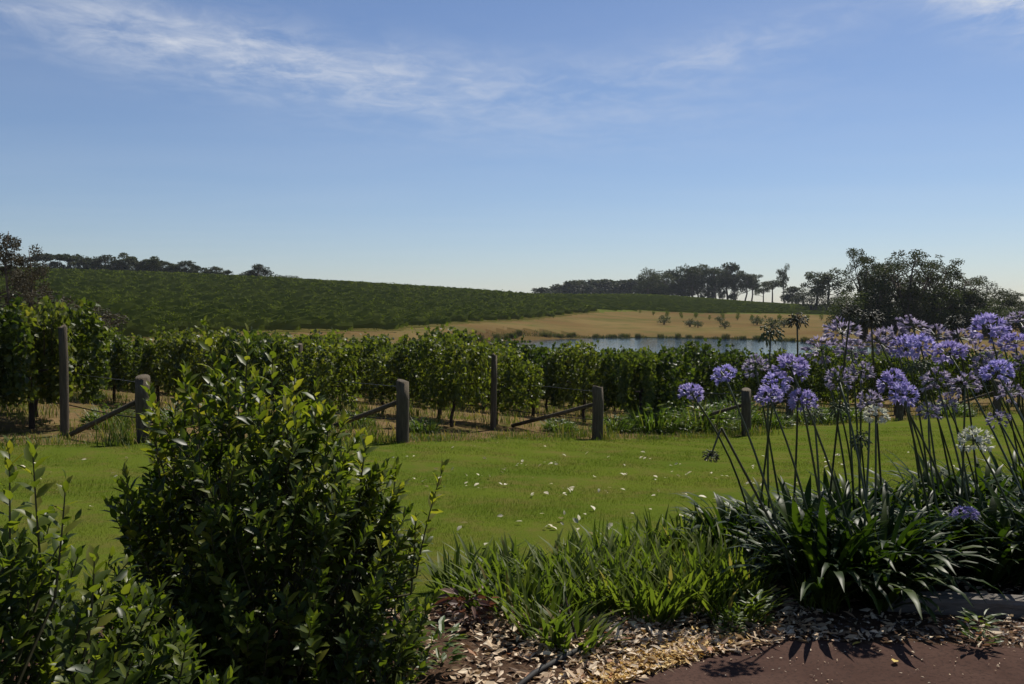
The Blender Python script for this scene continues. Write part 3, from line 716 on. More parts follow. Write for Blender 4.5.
def vine_mesh(seed):
    g = np.random.default_rng(seed); tb = MB(); cb = MB(); j = g.normal(0, .035, (4, 2))
    tube(tb, [[0, 0, -.08], [j[0, 0], j[0, 1], .18], [j[1, 0] - .02, j[1, 1], .42], [j[2, 0], j[2, 1], .66], [j[2, 0] + .02, j[2, 1], .80]], [.045, .038, .034, .036, .03], 7)
    for s in (-1, 1):
        tube(tb, [[j[2, 0], j[2, 1], .74], [s * .25, .02, .84 + g.normal(0, .02)], [s * .95, -.01, .86]], [.028, .022, .012], 5)
    n_ = 2800; t = g.uniform(-1.05, 1.05, n_); hh = 1.58 + .12 * np.sin(t * 3.1 + seed) + .08 * np.sin(t * 7 + seed * 2); lo = .43 + .10 * np.sin(t * 4 + seed * 3)
    f = g.beta(1.25, 1.05, n_); ww = .34 * (1.08 - .38 * np.abs(f - .45)); yy = g.choice([-1, 1], n_) * ww * g.uniform(.15, 1.05, n_) ** .5
    pos = np.stack([t, yy, lo + f * (hh - lo)], 1)
    for k in range(9):                                              # shoots that poke out of the canopy
        x0 = g.uniform(-1, 1); b0 = np.array([x0, g.normal(0, .12), 1.45]); e = b0 + np.array([g.normal(0, .12), g.normal(0, .14), g.uniform(.12, .34)]); tube(tb, [b0 - [0, 0, .4], b0, e], [.005, .004, .002], 3)
        q = np.linspace(.15, 1, 9)[:, None]; pos = np.concatenate([pos, b0 + (e - b0) * q + g.normal(0, .03, (9, 3))])
    for k in range(4):                                              # and some that hang below
        x0 = g.uniform(-1, 1); b0 = np.array([x0, g.choice([-1, 1]) * .25, .62]); q = np.linspace(0, 1, 10)[:, None]; pos = np.concatenate([pos, b0 + np.array([0, .05, -.26]) * q + g.normal(0, .04, (10, 3))])
    n_ = len(pos); outv = np.stack([np.zeros(n_), np.sign(pos[:, 1]), np.full(n_, .35)], 1) + g.normal(0, .65, (n_, 3))
    dr = g.normal(0, .6, (n_, 3)) + np.array([0, 0, -.35]); sz = g.uniform(.050, .098, n_)
    leaves(cb, pos, dr, outv, sz, sz * g.uniform(.85, 1.1, n_), BROAD); return tb.mesh('trunk', True), cb.mesh('foliage')


for s in range(7):
    a, b_ = vine_mesh(s + 40); a.materials.append(M['vine_bark']); b_.materials.append(M['vine_leaf']); vmesh.append((a, b_))


def place_vine(x, y, rz, k, label, sc=1.0, sx=1.0):
    e = empty('grapevine', (x, y, g1(x, y)), rz, (sx, 1.0 * sc, sc), label=label, cat='grapevine', group='grapevines in the near rows')
    link('trunk', vmesh[k % 7][0], parent=e); link('foliage', vmesh[k % 7][1], parent=e)


for ri, (x0, y0, ph, pr) in enumerate(ends):
    z0 = g1(x0, y0); dirv = np.array([ROWD[0], ROWD[1]]); rz = math.atan2(ROWD[1], ROWD[0]); seen = ri < EPLACE_SEEN
    e = seen and empty('end_post', (x0, y0, z0), label='short timber end post with diagonal brace, ' + EPLACE[min(ri, 6)], cat='post', group='braced end posts of the near rows')
    if seen: o = link('post', post_mesh(ph, pr), M['timber'], e); o.rotation_euler = (0, R(random.uniform(-1.5, 1.5)), ri)
    bl = 2.15; b_end = np.array([dirv[0] * bl, dirv[1] * bl]); bz = g1(x0 + b_end[0], y0 + b_end[1]) - z0
    if ri == 0: b_end = np.array([-1.25, .35]); bz = g1(x0 - 1.3, y0 + .3) - z0
    if seen: mb = MB(); tube(mb, [[dirv[0] * .08, dirv[1] * .08, ph * .66], [b_end[0] * .5, b_end[1] * .5, ph * .33 + bz * .5 + .02], [b_end[0], b_end[1], bz + .03]], [.036, .038, .036], 8); mb.build('brace', M['timber'], e, True)
    # in-row posts
    tp = [2.9 + 5.8 * q for q in range(5)]
    for q, t in enumerate(tp):
        x, y = x0 + ROWD[0] * t, y0 + ROWD[1] * t
        if ri == 0 and q == 0: x, y = at(63, 13.35)
        if ri == 2 and q == 0: x, y = at(493, 16.5)
        h = 2.0 if ri == 0 and q == 0 else 1.38 if ri == 2 and q == 0 else 1.46
        o = link('row_post', post_mesh(h - (.39 if ri == 0 and q == 0 else 0), (.062 if ri == 0 and q == 0 else .055 if q == 0 else .035)), M['timber']); o.location = (x, y, g1(x, y)); o.rotation_euler = (R(random.uniform(-1.5, 1.5)), R(random.uniform(-2, 2)), 0)
        tag(o, ('tall thick grey timber post among the leftmost vines' if ri == 0 and q == 0 else 'slim grey timber post beside the bare forked vine at the lawn edge' if ri == 2 and q == 0 else 'slim timber trellis post, %s from the end of the %s' % (ORD[q], RNAME[ri])),
            'post', 'trellis posts in the near rows')
    ts = np.linspace(0, 27, 28); px_ = x0 + ROWD[0] * ts; py_ = y0 + ROWD[1] * ts; gz_ = gz(px_, py_)
    for wi, (hz, rw, mt) in enumerate(() if not seen else ((.84, .0035, 'wire'), (.34, .009, 'hose'))):
        hts = np.full(28, hz + (.0 if wi else .03)); hts[0] = min(hz, ph - .08)
        mb = MB(); tube(mb, np.stack([px_, py_, gz_ + hts - .02 * np.abs(np.sin(ts * 1.08))], 1), rw, 5)
        o = mb.build('trellis_wire' if wi == 0 else 'drip_hose', M[mt]); tag(o, ('thin steel trellis wire along the ' if wi == 0 else 'thin black drip hose low along the ') + RNAME[ri], 'wire' if wi == 0 else 'hose', 'trellis wires of the near rows' if wi == 0 else 'drip hoses of the near rows')
    t = 1.2 if not seen else 2.6 if ri else 3.2; k = 0; lift = (1, .97, .97, 1.09, 1.12, 1.1, 1.1, 1.1, 1.1)[ri]
    nv = 15 if ri < 5 else 17
    while k < nv:
        x, y = x0 + ROWD[0] * t, y0 + ROWD[1] * t
        place_vine(x + random.uniform(-.08, .08), y, rz + (math.pi if k % 2 else 0) + random.uniform(-.05, .05), ri * 3 + k * 5 + (k // 3), 'leafy trellised grapevine, %s from the end post of the %s' % (ORD[k], RNAME[ri]), lift * random.uniform(.88, 1.14) * (1.08 if ri == 0 and k < 2 else 1), random.uniform(.92, 1.05))
        t += 1.75 + random.uniform(-.12, .12); k += 1
# vines that close the front of the block
for k, (px, d, sc, lb) in enumerate(((30, 14.2, 1.12, 'tall grapevine with bare dark trunk left of the thick timber post'), (-20, 13.6, 1.17, 'tall grapevine cut by the left edge of the picture'), (452, 16.7, .98, 'grapevine with a bare forked trunk at the lawn edge'),
                                     (640, 19.6, 1.0, 'narrow dark grapevine hanging almost to the ground behind the lawn'))):
    x, y = at(px, d); place_vine(x, y, math.atan2(ROWD[1], ROWD[0]) * (1 if k != 3 else 1) + (2.0 if k == 3 else 0), k + 1, lb, sc, .8 if k < 2 else .62 if k == 2 else .45)

# ------------------------------------------------------------------ rough growth under the vines, then the lawn
mb = MB(); g = np.random.default_rng(5); B_, Ln, Wd = [], [], []
for ri, (x0, y0, ph, pr) in enumerate(ends):                        # tussocks along each row
    for k in range(130):
        t = g.uniform(-.3, 26); off = g.normal(0, .55); x = x0 + ROWD[0] * t + .714 * off; y = y0 + ROWD[1] * t + .7 * off
        n_ = g.integers(14, 40); B_.append(np.stack([x + g.normal(0, .12, n_), y + g.normal(0, .12, n_), np.zeros(n_)], 1)); Ln.append(g.uniform(.5, 1.2, n_) * g.uniform(.10, .34)); Wd.append(np.full(n_, .012))
for k in range(520):                                                # and along the headland
    x = g.uniform(-9, 15); y = np.interp(x, HX, HY) + g.normal(.25, .35); n_ = g.integers(10, 30)
    B_.append(np.stack([x + g.normal(0, .12, n_), y + g.normal(0, .10, n_), np.zeros(n_)], 1)); Ln.append(g.uniform(.5, 1.2, n_) * g.uniform(.05, .15)); Wd.append(np.full(n_, .010))
B_ = np.concatenate(B_); B_[:, 2] = gz(B_[:, 0], B_[:, 1]) - .01; n_ = len(B_)
blades(mb, B_, np.concatenate(Ln), np.concatenate(Wd), g.uniform(0, 6.28, n_), g.uniform(.05, .6, n_), g.uniform(.2, 1.1, n_), 3)
tag(mb.build('rough_grass', M['tuft']), 'rough tussocky grass growing under the vines and along the lawn edge', 'grass', kind='stuff')
mb = MB(); n_ = 26000; x = g.uniform(-24, 26, n_); y = g.uniform(11, 42, n_); ok = (y > np.interp(x, HX, HY) + .2) & (np.abs(x / y) < .72); x = x[ok]; y = y[ok]; n_ = len(x)
blades(mb, np.stack([x, y, gz(x, y) - .01], 1), g.uniform(.05, .17, n_), g.uniform(.01, .02, n_), g.uniform(0, 6.28, n_), g.uniform(.2, 1.2, n_), g.uniform(.2, 1, n_), 2)
tag(mb.build('dry_grass', M['straw']), 'short straw coloured dry grass between the near vine rows', 'grass', kind='stuff')


def weed_mesh(seed, n_=420):
    g = np.random.default_rng(seed); mb = MB(); a = g.uniform(0, 6.28, n_); rr_ = .5 * np.sqrt(g.uniform(0, 1, n_)); zz = g.uniform(.02, 1, n_) * (1 - (rr_ / .6) ** 2)
    leaves(mb, np.stack([rr_ * np.cos(a), rr_ * np.sin(a), zz * .9], 1), np.stack([np.cos(a), np.sin(a), g.uniform(-.3, 1.4, n_)], 1) + g.normal(0, .3, (n_, 3)), rand_unit(n_, g) + [0, 0, 1], g.uniform(.10, .22, n_), g.uniform(.035, .06, n_), LANCE)
    blades(mb, np.stack([rr_[:160] * np.cos(a[:160]), rr_[:160] * np.sin(a[:160]), np.full(160, -.03)], 1), g.uniform(.5, 1.05, 160), .022, a[:160], g.uniform(0, .4, 160), g.uniform(.1, .7, 160), 3)
    return mb.mesh('weed_clump')


WM = [weed_mesh(s) for s in range(3)]
for m_ in WM: m_.materials.append(M['weed'])
for k, (px, d, h, w) in enumerate(((615, 18.2, .42, .8), (655, 18.6, .62, 1.1), (676, 18.9, .55, .9), (700, 19.4, .75, 1.3), (722, 19.9, .5, 1.0), (735, 21.3, .8, 1.2), (668, 21.2, .8, 1.2), (770, 21.0, .45, 1.0), (815, 22.6, .5, 1.1), (560, 17.2, .3, .6), (420, 15.4, .28, .6),
                                   (305, 15.2, .4, .9), (275, 15.6, .36, .7), (110, 14.8, .4, .8), (180, 15.5, .35, .8), (845, 23.4, .5, 1.0), (950, 25.4, .5, 1.2), (355, 16.2, .35, .6))):
    x, y = at(px, d); o = link('weed_clump', WM[k % 3]); o.location = (x, y, g1(x, y)); o.scale = (w, w, h); o.rotation_euler = (0, 0, k * 1.1)
    tag(o, 'leafy green weed clump under the vines along the headland, %s of them built from' % ORD[k], 'weeds', 'weed clumps along the headland')
wl = sorted([o for o in COL.objects if o.name.startswith('weed_clump')], key=lambda o: o.location.x / o.location.y)
for k, o in enumerate(wl): o['label'] = 'leafy green weed clump under the near vines, %s from the left along the headland' % ORD[k]

mb = MB(); g = np.random.default_rng(9); n_ = 420000                 # the mown lawn
y = 4.4 * (20 / 4.4) ** g.uniform(0, 1, n_); x = g.uniform(-.85, .85, n_) * y
ok = (y < np.interp(x, HX, HY) + wob(x, y) * 1.6 + .1) & (y > np.interp(x, BX, BY) + wob(x, y) * .5 - .05); x = x[ok]; y = y[ok]; n_ = len(x)
hgt = (.011 + .011 * g.uniform(0, 1, n_)) * (1 + .35 * np.sin(x * 1.7 + y * .6) * np.sin(y * 1.3)) ; wd = np.clip(.0030 * y / 4.4, .003, .011)
edge = np.exp(-np.abs(np.interp(x, HX, HY) - y) / .35); hgt = hgt * (1 + 1.6 * edge)
blades(mb, np.stack([x, y, gz(x, y) - .004], 1), hgt * 1.4, wd, g.uniform(0, 6.28, n_), g.uniform(.1, .9, n_), g.uniform(.1, .9, n_), 1)
tag(mb.build('mown_grass', M['grass']), 'short mown green grass of the lawn', 'grass', kind='stuff')


# ------------------------------------------------------------------ the two shrubs in front
def shoot(lb, sb, base, direction, length, nl_, leaf, g, thick=.004, start=.15, open_=.95):
    base = np.asarray(base, float); d = np.asarray(direction, float); d = d / np.linalg.norm(d); bend = g.normal(0, .10, 3); bend[2] = .12
    ss = np.linspace(0, 1, 6); path = base + d * (ss * length)[:, None] + bend * (length * ss ** 2 * .5)[:, None]
    tube(sb, path, np.linspace(thick, thick * .35, 6), 4, False)
    s_ = np.linspace(start, 1.0, nl_); pos = np.stack([np.interp(s_, ss, path[:, k]) for k in range(3)], 1); ax = unit(d + bend * s_[:, None])
    ref = unit(np.cross(ax, np.array([.37, .61, .2]))); ref2 = np.cross(ax, ref); a = np.arange(nl_) * GOLD + g.uniform(0, 6)
    rad = ref * np.cos(a)[:, None] + ref2 * np.sin(a)[:, None]; op = open_ * (1 - .62 * s_ ** 3) + g.normal(0, .16, nl_)
    dr = ax * np.cos(op)[:, None] + rad * np.sin(op)[:, None]; dr[:, 2] -= .12 * (1 - s_)
    nrm = ax * np.sin(op)[:, None] - rad * np.cos(op)[:, None] + g.normal(0, .22, (nl_, 3))
    sz = leaf * (.78 + .34 * np.sin(s_ * 2.7)) * g.uniform(.78, 1.18, nl_) * np.where(s_ > .93, .7, 1)
    leaves(lb, pos, dr, nrm, sz, sz * g.uniform(.36, .50, nl_), LANCE)


def shrub(name, label, base, prof, nshoot, leaf, seed, extra=()):
    """prof: rows of (z, centre x, centre y, half width)"""
    g = np.random.default_rng(seed); lb, yb, sb = MB(), MB(), MB(); prof = np.array(prof); base = np.array(base)
    zz = prof[:, 0]; wt = prof[:, 3] ** 1.6; hubs = []
    for k in range(16):
        z = g.uniform(.2, .62) * zz[-1]; w_ = np.interp(z, zz, prof[:, 3]) * .45; a = k * GOLD; e = base + np.array([np.interp(z, zz, prof[:, 1]) + w_ * math.cos(a), np.interp(z, zz, prof[:, 2]) + w_ * math.sin(a), z])
        tube(sb, [base + [g.normal(0, .04), g.normal(0, .04), -.05], base * .6 + e * .4 + [0, 0, .03], e], [.016, .011, .007], 5); hubs.append(e)
    hubs = np.array(hubs)
    zs = np.interp(g.uniform(0, 1, nshoot), np.concatenate([[0], np.cumsum((wt[1:] + wt[:-1]) * np.diff(zz))]) / np.sum((wt[1:] + wt[:-1]) * np.diff(zz)), zz)
    for z in zs:
        w_ = np.interp(z, zz, prof[:, 3]); a = g.uniform(0, 6.283); rr_ = w_ * g.uniform(.15, 1) ** .42
        tip = base + np.array([np.interp(z, zz, prof[:, 1]) + rr_ * math.cos(a), np.interp(z, zz, prof[:, 2]) + rr_ * math.sin(a), z + g.uniform(-.03, .05)])
        dirv = np.array([math.cos(a) * .55 * rr_ / w_, math.sin(a) * .55 * rr_ / w_, .75 + .3 * g.random()]) + g.normal(0, .16, 3)
        dirv /= np.linalg.norm(dirv); ln = g.uniform(.20, .36) * (leaf / .055); b0 = tip - dirv * ln
        hub = hubs[np.argmin(((hubs - b0) ** 2).sum(1))]; tube(sb, [hub, (hub + b0) / 2 + g.normal(0, .01, 3), b0], [.005, .004, .0035], 3, False)
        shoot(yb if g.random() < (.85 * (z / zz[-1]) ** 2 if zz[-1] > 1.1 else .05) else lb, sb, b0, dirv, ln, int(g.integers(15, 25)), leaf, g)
    for (tx, ty, tz, ln, dx) in extra:
        tip = np.array([tx, ty, tz]); dv = np.array([dx, g.normal(0, .06), 1.0]); dv /= np.linalg.norm(dv); b0 = tip - dv * ln
        hub = hubs[np.argmin(((hubs - b0) ** 2).sum(1))]; tube(sb, [hub, (hub + b0) / 2, b0], [.006, .005, .004], 4, False)
        shoot(yb, sb, b0, dv, ln, int(ln / .0135 * .055 / leaf), leaf * 1.02, g, .004, .0, .95)
    e = empty(name, tuple(base), label=label, cat='shrub')
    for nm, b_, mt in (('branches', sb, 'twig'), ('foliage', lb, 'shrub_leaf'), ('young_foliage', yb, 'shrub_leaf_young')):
        o = b_.build(nm, M[mt], e, nm != 'branches'); o.location = tuple(-base)
    return e


def sp(px, py, d): return ((px - CX) / F * d, d, CAMZ - (py - HZ) * d / F)


by, bx = 3.65, -.98
shrub('leafy_shrub', 'tall glossy green leafy shrub with upright shoots in front of the lawn', (bx, by, 0),
      [(.02, 0, 0, .60), (.25, .02, 0, .68), (.45, .03, 0, .64), (.62, .0, 0, .60), (.80, -.03, 0, .56), (.95, -.06, 0, .50), (1.07, -.09, 0, .43), (1.17, -.12, 0, .36), (1.27, -.14, 0, .24)], 640, .060, 3,
      [(*sp(212, 328, 3.7), .42, -.05), (*sp(246, 338, 3.6), .42, .05), (*sp(300, 366, 3.6), .36, .1), (*sp(150, 392, 3.6), .34, -.12), (*sp(185, 372, 3.6), .32, 0), (*sp(272, 352, 3.75), .4, .02), (*sp(330, 412, 3.6), .3, .12), (*sp(228, 362, 3.5), .34, .0),
       (*sp(316, 388, 3.7), .32, .05), (*sp(170, 402, 3.5), .3, -.05), (*sp(124, 476, 3.4), .34, -.25), (*sp(432, 474, 3.6), .42, .16), (*sp(418, 520, 3.6), .3, .1), (*sp(364, 438, 3.6), .3, .1), (*sp(395, 470, 3.7), .3, .1), (*sp(200, 395, 3.4), .3, 0), (*sp(258, 390, 3.4), .3, 0), (*sp(288, 408, 3.45), .3, .05)])
shrub('leafy_shrub', 'low glossy shrub with two upright shoots at the lower left corner', (-1.38, 2.45, 0),
      [(.02, -.02, 0, .56), (.3, -.02, 0, .64), (.5, -.04, 0, .60), (.65, -.07, 0, .53), (.78, -.11, 0, .44), (.90, -.16, 0, .33), (.98, -.2, 0, .2)], 640, .056, 8,
      [(*sp(28, 455, 2.4), .36, -.05), (*sp(66, 488, 2.4), .30, .12), (*sp(8, 452, 2.5), .36, 0), (*sp(95, 560, 2.35), .2, .1)])

# ------------------------------------------------------------------ strap-leaved clumps in the bed
def strap_mesh(seed, n_=64):
    g = np.random.default_rng(seed); mb = MB(); a = g.uniform(0, 6.28, n_); rr_ = .085 * np.sqrt(g.uniform(0, 1, n_))
    blades(mb, np.stack([rr_ * np.cos(a), rr_ * np.sin(a), np.full(n_, -.02)], 1), g.uniform(.5, 1.15, n_) * .37, g.uniform(.011, .022, n_), a + g.normal(0, .8, n_), g.uniform(.02, .55, n_), g.uniform(.05, .9, n_) ** 1.5 * 1.4, 5, .28, .6)
    return mb.mesh('strap_leaf_plant', True)


SM = [strap_mesh(s + 70) for s in range(6)]
for m_ in SM: m_.materials.append(M['iris_leaf'])
straps = [(458, 590, .8), (478, 578, .85), (488, 604, .85), (508, 586, .95), (522, 618, .95), (540, 592, .9), (548, 640, .9), (560, 606, 1.0), (580, 584, 1.0), (592, 612, 1.0), (612, 590, 1.1), (624, 614, 1.0), (640, 596, 1.1), (655, 622, 1.05), (668, 590, 1.15), (684, 612, 1.1),
          (698, 590, 1.15), (712, 606, 1.1), (728, 588, 1.2), (745, 600, 1.05), (600, 566, 1.0), (634, 566, 1.1), (664, 562, 1.15), (694, 560, 1.2), (724, 558, 1.2), (574, 650, .55), (735, 625, .8), (562, 572, .9), (752, 568, 1.1)]
straps = sorted(straps)
for k, (px, py, sc) in enumerate(straps):
    d = F * 1.55 / (py - HZ); x, y = at(px, d); o = link('strap_leaf_plant', SM[k % 6]); o.location = (x, y, g1(x, y)); o.scale = (1.15, 1.15, sc); o.rotation_euler = (R(random.uniform(-6, 6)), R(random.uniform(-6, 6)), k * 2.2)
    o.scale = (1.3, 1.3, sc * .77)
    tag(o, 'upright green strap-leaved clump in the bed edging the lawn, %s from the left' % ORD[k], 'plant', 'strap-leaved clumps in the bed')


# ------------------------------------------------------------------ agapanthus
def umbel(kind, seed):
    """flower head of unit radius: (pedicel mesh, floret mesh)"""
    g = np.random.default_rng(seed); pb, fb = MB(), MB(); nf = {'purple': 38, 'lilac': 30, 'white': 34, 'seed': 70, 'green': 64}[kind]
    k = np.arange(nf); zz = 1 - (1.45 if kind in ('purple', 'lilac') else 1.72) * (k + .5) / nf; ph = k * GOLD; r_ = np.sqrt(1 - zz ** 2); u = np.stack([r_ * np.cos(ph), r_ * np.sin(ph), zz], 1) + g.normal(0, .12, (nf, 3)); u = unit(u)
    ln = g.uniform(.58, .80, nf) if kind in ('purple', 'lilac', 'white') else g.uniform(.50, .88, nf)
    for i in range(nf): tube(pb, [[0, 0, 0], u[i] * ln[i] * .5 + [0, 0, .02], u[i] * ln[i]], [.016, .012, .012] if kind != 'seed' else [.03, .024, .022], 3, False)
    if kind in ('purple', 'lilac', 'white'):
        for i in range(nf):
            c_ = u[i] * ln[i]; ref = unit(np.cross(u[i], [.3, .5, .81])); ref2 = np.cross(u[i], ref); a = np.arange(6) * math.pi / 3 + g.uniform(0, 1); op = g.uniform(.25, .75) if kind != 'lilac' else g.uniform(.1, .6)
            rad = ref * np.cos(a)[:, None] + ref2 * np.sin(a)[:, None]; dr = u[i] * math.cos(op) + rad * math.sin(op) + np.array([0, 0, -.15 if kind == 'lilac' else 0]); nr_2 = u[i] * math.sin(op) - rad * math.cos(op)
            leaves(fb, np.repeat(c_[None], 6, 0) - u[i] * .03, dr, nr_2, g.uniform(.36, .50), .17, DIAM)
    else:
        d = u * .6 + g.normal(0, .1, u.shape) + [0, 0, -.75]
        for i in range(nf): tube(fb, [u[i] * ln[i] * .97, u[i] * ln[i] + d[i] * .10, u[i] * ln[i] + d[i] * .34], [.03, .085, .02], 5)
    np_ = sum(len(f) for f in pb.f); pb.add(np.concatenate(fb.v), [f for f in fb.f]); me = pb.mesh('flower_head'); mi = np.zeros(len(me.polygons), np.int32); mi[np_:] = 1
    me.materials.append(M['aga_stalk'] if kind != 'seed' else M['seed']); me.materials.append(M[MTK[kind]]); me.polygons.foreach_set('material_index', mi); return me


MTK = {'purple': 'purple', 'lilac': 'lilac', 'white': 'white', 'seed': 'seed', 'green': 'green_pod'}
UM = {(kd, v): umbel(kd, v * 7 + len(kd)) for kd in MTK for v in range(3)}

clumps = [((1.80, 4.86), 230, .54, 'dark glossy agapanthus clump by the path with the tallest purple heads on its left'), ((2.62, 5.25), 170, .46, 'agapanthus clump right of the path-side one, behind the end of the timber edging'),
          ((3.10, 5.10), 170, .50, 'agapanthus clump at the right edge above the timber edging'), ((2.20, 5.85), 150, .48, 'agapanthus clump behind the path-side one, under pale pinkish heads'), ((3.05, 6.20), 160, .52, 'agapanthus clump at the back under the densest purple heads'),
          ((3.85, 6.45), 110, .52, 'agapanthus clump at the back right corner of the bed'), ((1.55, 5.65), 120, .44, 'agapanthus clump at the left end, behind the strap-leaved clumps')]
CE = []; stalkn = []
for k, ((x, y), nb, ln, lb) in enumerate(clumps):
    g = np.random.default_rng(90 + k); z = g1(x, y); e = empty('agapanthus', (x, y, z), label=lb, cat='agapanthus', group='agapanthus clumps in the bed'); CE.append(e)
    mb = MB(); sub = 6 if k == 0 else 5
    for q in range(sub):
        cx, cy = (0, 0) if q == 0 else (.24 * math.cos(q * 1.3 + k), .20 * math.sin(q * 1.3 + k)); n_ = nb // sub * 2; a = g.uniform(0, 6.28, n_)
        blades(mb, np.stack([cx + .04 * np.cos(a), cy + .04 * np.sin(a), np.full(n_, -.02)], 1), g.uniform(.55, 1.15, n_) * ln * 1.22, g.uniform(.028, .046, n_), a, g.uniform(.05, .85, n_), g.uniform(.8, 2.4, n_), 8, .22, .72)
    mb.build('leaf_blades', M['aga_leaf'], e, True)
heads = [  # px, py, depth, kind, radius in px, clump
    (692, 394, 4.85, 'purple', 18, 6), (725, 376, 4.9, 'purple', 18, 0), (791, 369, 4.7, 'purple', 25, 0), (803, 402, 4.6, 'purple', 20, 0), (770, 397, 4.9, 'purple', 18, 0), (756, 368, 5.3, 'lilac', 17, 6), (776, 385, 5.1, 'purple', 17, 6),
    (822, 350, 5.6, 'lilac', 20, 3), (842, 334, 5.9, 'lilac', 22, 3), (852, 352, 5.6, 'lilac', 20, 3), (893, 384, 4.9, 'purple', 20, 1), (904, 396, 4.8, 'purple', 19, 1), (871, 404, 5.0, 'lilac', 16, 0), (914, 328, 6.0, 'lilac', 20, 4), (906, 350, 5.8, 'purple', 22, 4),
    (881, 344, 5.9, 'lilac', 18, 4), (896, 338, 6.1, 'lilac', 18, 4), (921, 347, 5.6, 'purple', 20, 4), (950, 354, 5.6, 'purple', 20, 2), (990, 331, 5.8, 'purple', 24, 5), (1016, 344, 5.6, 'purple', 20, 5), (998, 373, 5.1, 'purple', 20, 2), (966, 386, 5.2, 'lilac', 18, 1),
    (937, 381, 5.4, 'lilac', 18, 1), (877, 416, 4.9, 'white', 15, 0), (977, 441, 5.0, 'white', 19, 2), (930, 413, 5.3, 'lilac', 14, 1), (840, 381, 5.2, 'lilac', 17, 0), (960, 338, 6.2, 'lilac', 18, 5), (1012, 394, 5.2, 'lilac', 17, 2), (936, 336, 6.2, 'lilac', 18, 4),
    (976, 352, 6.0, 'lilac', 17, 5), (862, 372, 5.5, 'lilac', 17, 3), (1020, 322, 6.3, 'lilac', 18, 5), (968, 516, 4.7, 'purple', 15, 2), (797, 320, 5.4, 'seed', 11, 6), (850, 313, 5.3, 'seed', 11, 3), (871, 318, 5.5, 'seed', 12, 3), (771, 333, 5.6, 'green', 16, 6),
    (955, 322, 6.0, 'seed', 11, 4), (712, 456, 4.7, 'seed', 9, 0), (862, 440, 5.2, 'green', 14, 3), (1030, 365, 5.6, 'lilac', 20, 5), (1005, 350, 6.0, 'lilac', 17, 5), (840, 408, 5.3, 'green', 14, 3), (948, 405, 5.4, 'lilac', 14, 4), (1000, 420, 5.3, 'lilac', 14, 2),
    (815, 415, 4.9, 'green', 13, 0), (918, 366, 5.6, 'green', 15, 4), (985, 366, 5.7, 'lilac', 17, 5)]
g = np.random.default_rng(77)
for k, (px, py, d, kd, rp, ci) in enumerate(heads):
    e = CE[ci]; ex, ey, ez = e.location; hx, hy, hz_ = sp(px, py, d); rad = rp * d / F * {'purple': .80, 'lilac': .84, 'white': .95, 'seed': 1.15, 'green': .9}[kd]
    bx_ = .13 + g.normal(0, .10) + max(-.25, min(.25, (hx - ex) * .35)); by_ = g.normal(0, .07); tip = np.array([hx - ex, hy - ey, hz_ - ez]); b0 = np.array([bx_, by_, 0.0]); mid = (b0 + tip) / 2 + np.array([-(tip[0] - b0[0]) * .12 + g.normal(0, .035), -(tip[1] - b0[1]) * .1, .06])
    ss = np.linspace(0, 1, 9)[:, None]; path = (1 - ss) ** 2 * b0 + 2 * ss * (1 - ss) * mid + ss ** 2 * tip
    if kd == 'seed' and py > 440:                                   # the one that has snapped and hangs
        top = np.array(sp(722, 428, 4.75)) - np.array([ex, ey, ez]); path = np.concatenate([b0 + (top - b0) * np.linspace(0, 1, 6)[:, None], top + (tip - top) * np.linspace(.2, 1, 4)[:, None]])
    mb = MB(); tube(mb, path, np.linspace(.0078, .0048, len(path)), 6); st = mb.build('flower_stalk', M['aga_stalk'] if kd != 'seed' else M['seed'], e, True)
    if kd == 'seed': st['label'] = 'dry stalk with dark seed head'
    fh = link('flower_head', UM[(kd, k % 3)], parent=st)
    for o in (fh,): o.location = tuple(tip); o.scale = (rad * g.uniform(.85, 1.08), rad * g.uniform(.85, 1.08), rad * g.uniform(.66, 1.0)); o.rotation_euler = (g.normal(0, .22), g.normal(0, .22), k * 1.1)
    if kd != 'purple': fh['label'] = {'lilac': 'faded lilac flower head', 'white': 'white flower head', 'seed': 'dark dry seed head', 'green': 'green head of unripe pods'}[kd]

# ------------------------------------------------------------------ bed: timber edging, hose, litter, small plants
mb = MB(); g = np.random.default_rng(21); L0, L1 = np.array([1.93, 4.66]), np.array([4.3, 4.27]); ax = (L1 - L0) / np.linalg.norm(L1 - L0); nx_ = np.array([-ax[1], ax[0]]); n_ = 26
prof = np.array([[-.055, -.05], [-.062, .062], [-.050, .080], [.050, .083], [.062, .066], [.055, -.05]]); vs = []
for k in range(n_):
    c_ = L0 + (L1 - L0) * k / (n_ - 1); zz = g1(*c_)
    for a, b_ in prof: vs.append([c_[0] + nx_[0] * (a + g.normal(0, .002)), c_[1] + nx_[1] * (a + g.normal(0, .002)), zz + b_ + g.normal(0, .002)])
q = []
for k in range(n_ - 1):
    for j in range(6): q.append([k * 6 + j, k * 6 + (j + 1) % 6, (k + 1) * 6 + (j + 1) % 6, (k + 1) * 6 + j])
mb.add(vs, [np.array(q), np.array([[5, 4, 3, 2, 1, 0]]), np.array([[(n_ - 1) * 6 + j for j in range(6)]])])
tag(mb.build('timber_edging', M['sleeper']), 'weathered grey timber sleeper edging the bed above the path', 'edging')
mb = MB(); pts = [sp(500, 712, 3.5), sp(534, 684, 3.78), sp(560, 668, 3.94), sp(590, 652, 4.12), sp(612, 636, 4.33), sp(622, 628, 4.44)]
tube(mb, [(x, y, g1(x, y) + .022) for x, y, _ in pts], .012, 8); M['hose'].node_tree.nodes['Principled BSDF'].inputs['Roughness'].default_value = .75
tag(mb.build('irrigation_hose', M['hose'], smooth=True), 'black irrigation hose lying over the leaf litter in the bed', 'hose')
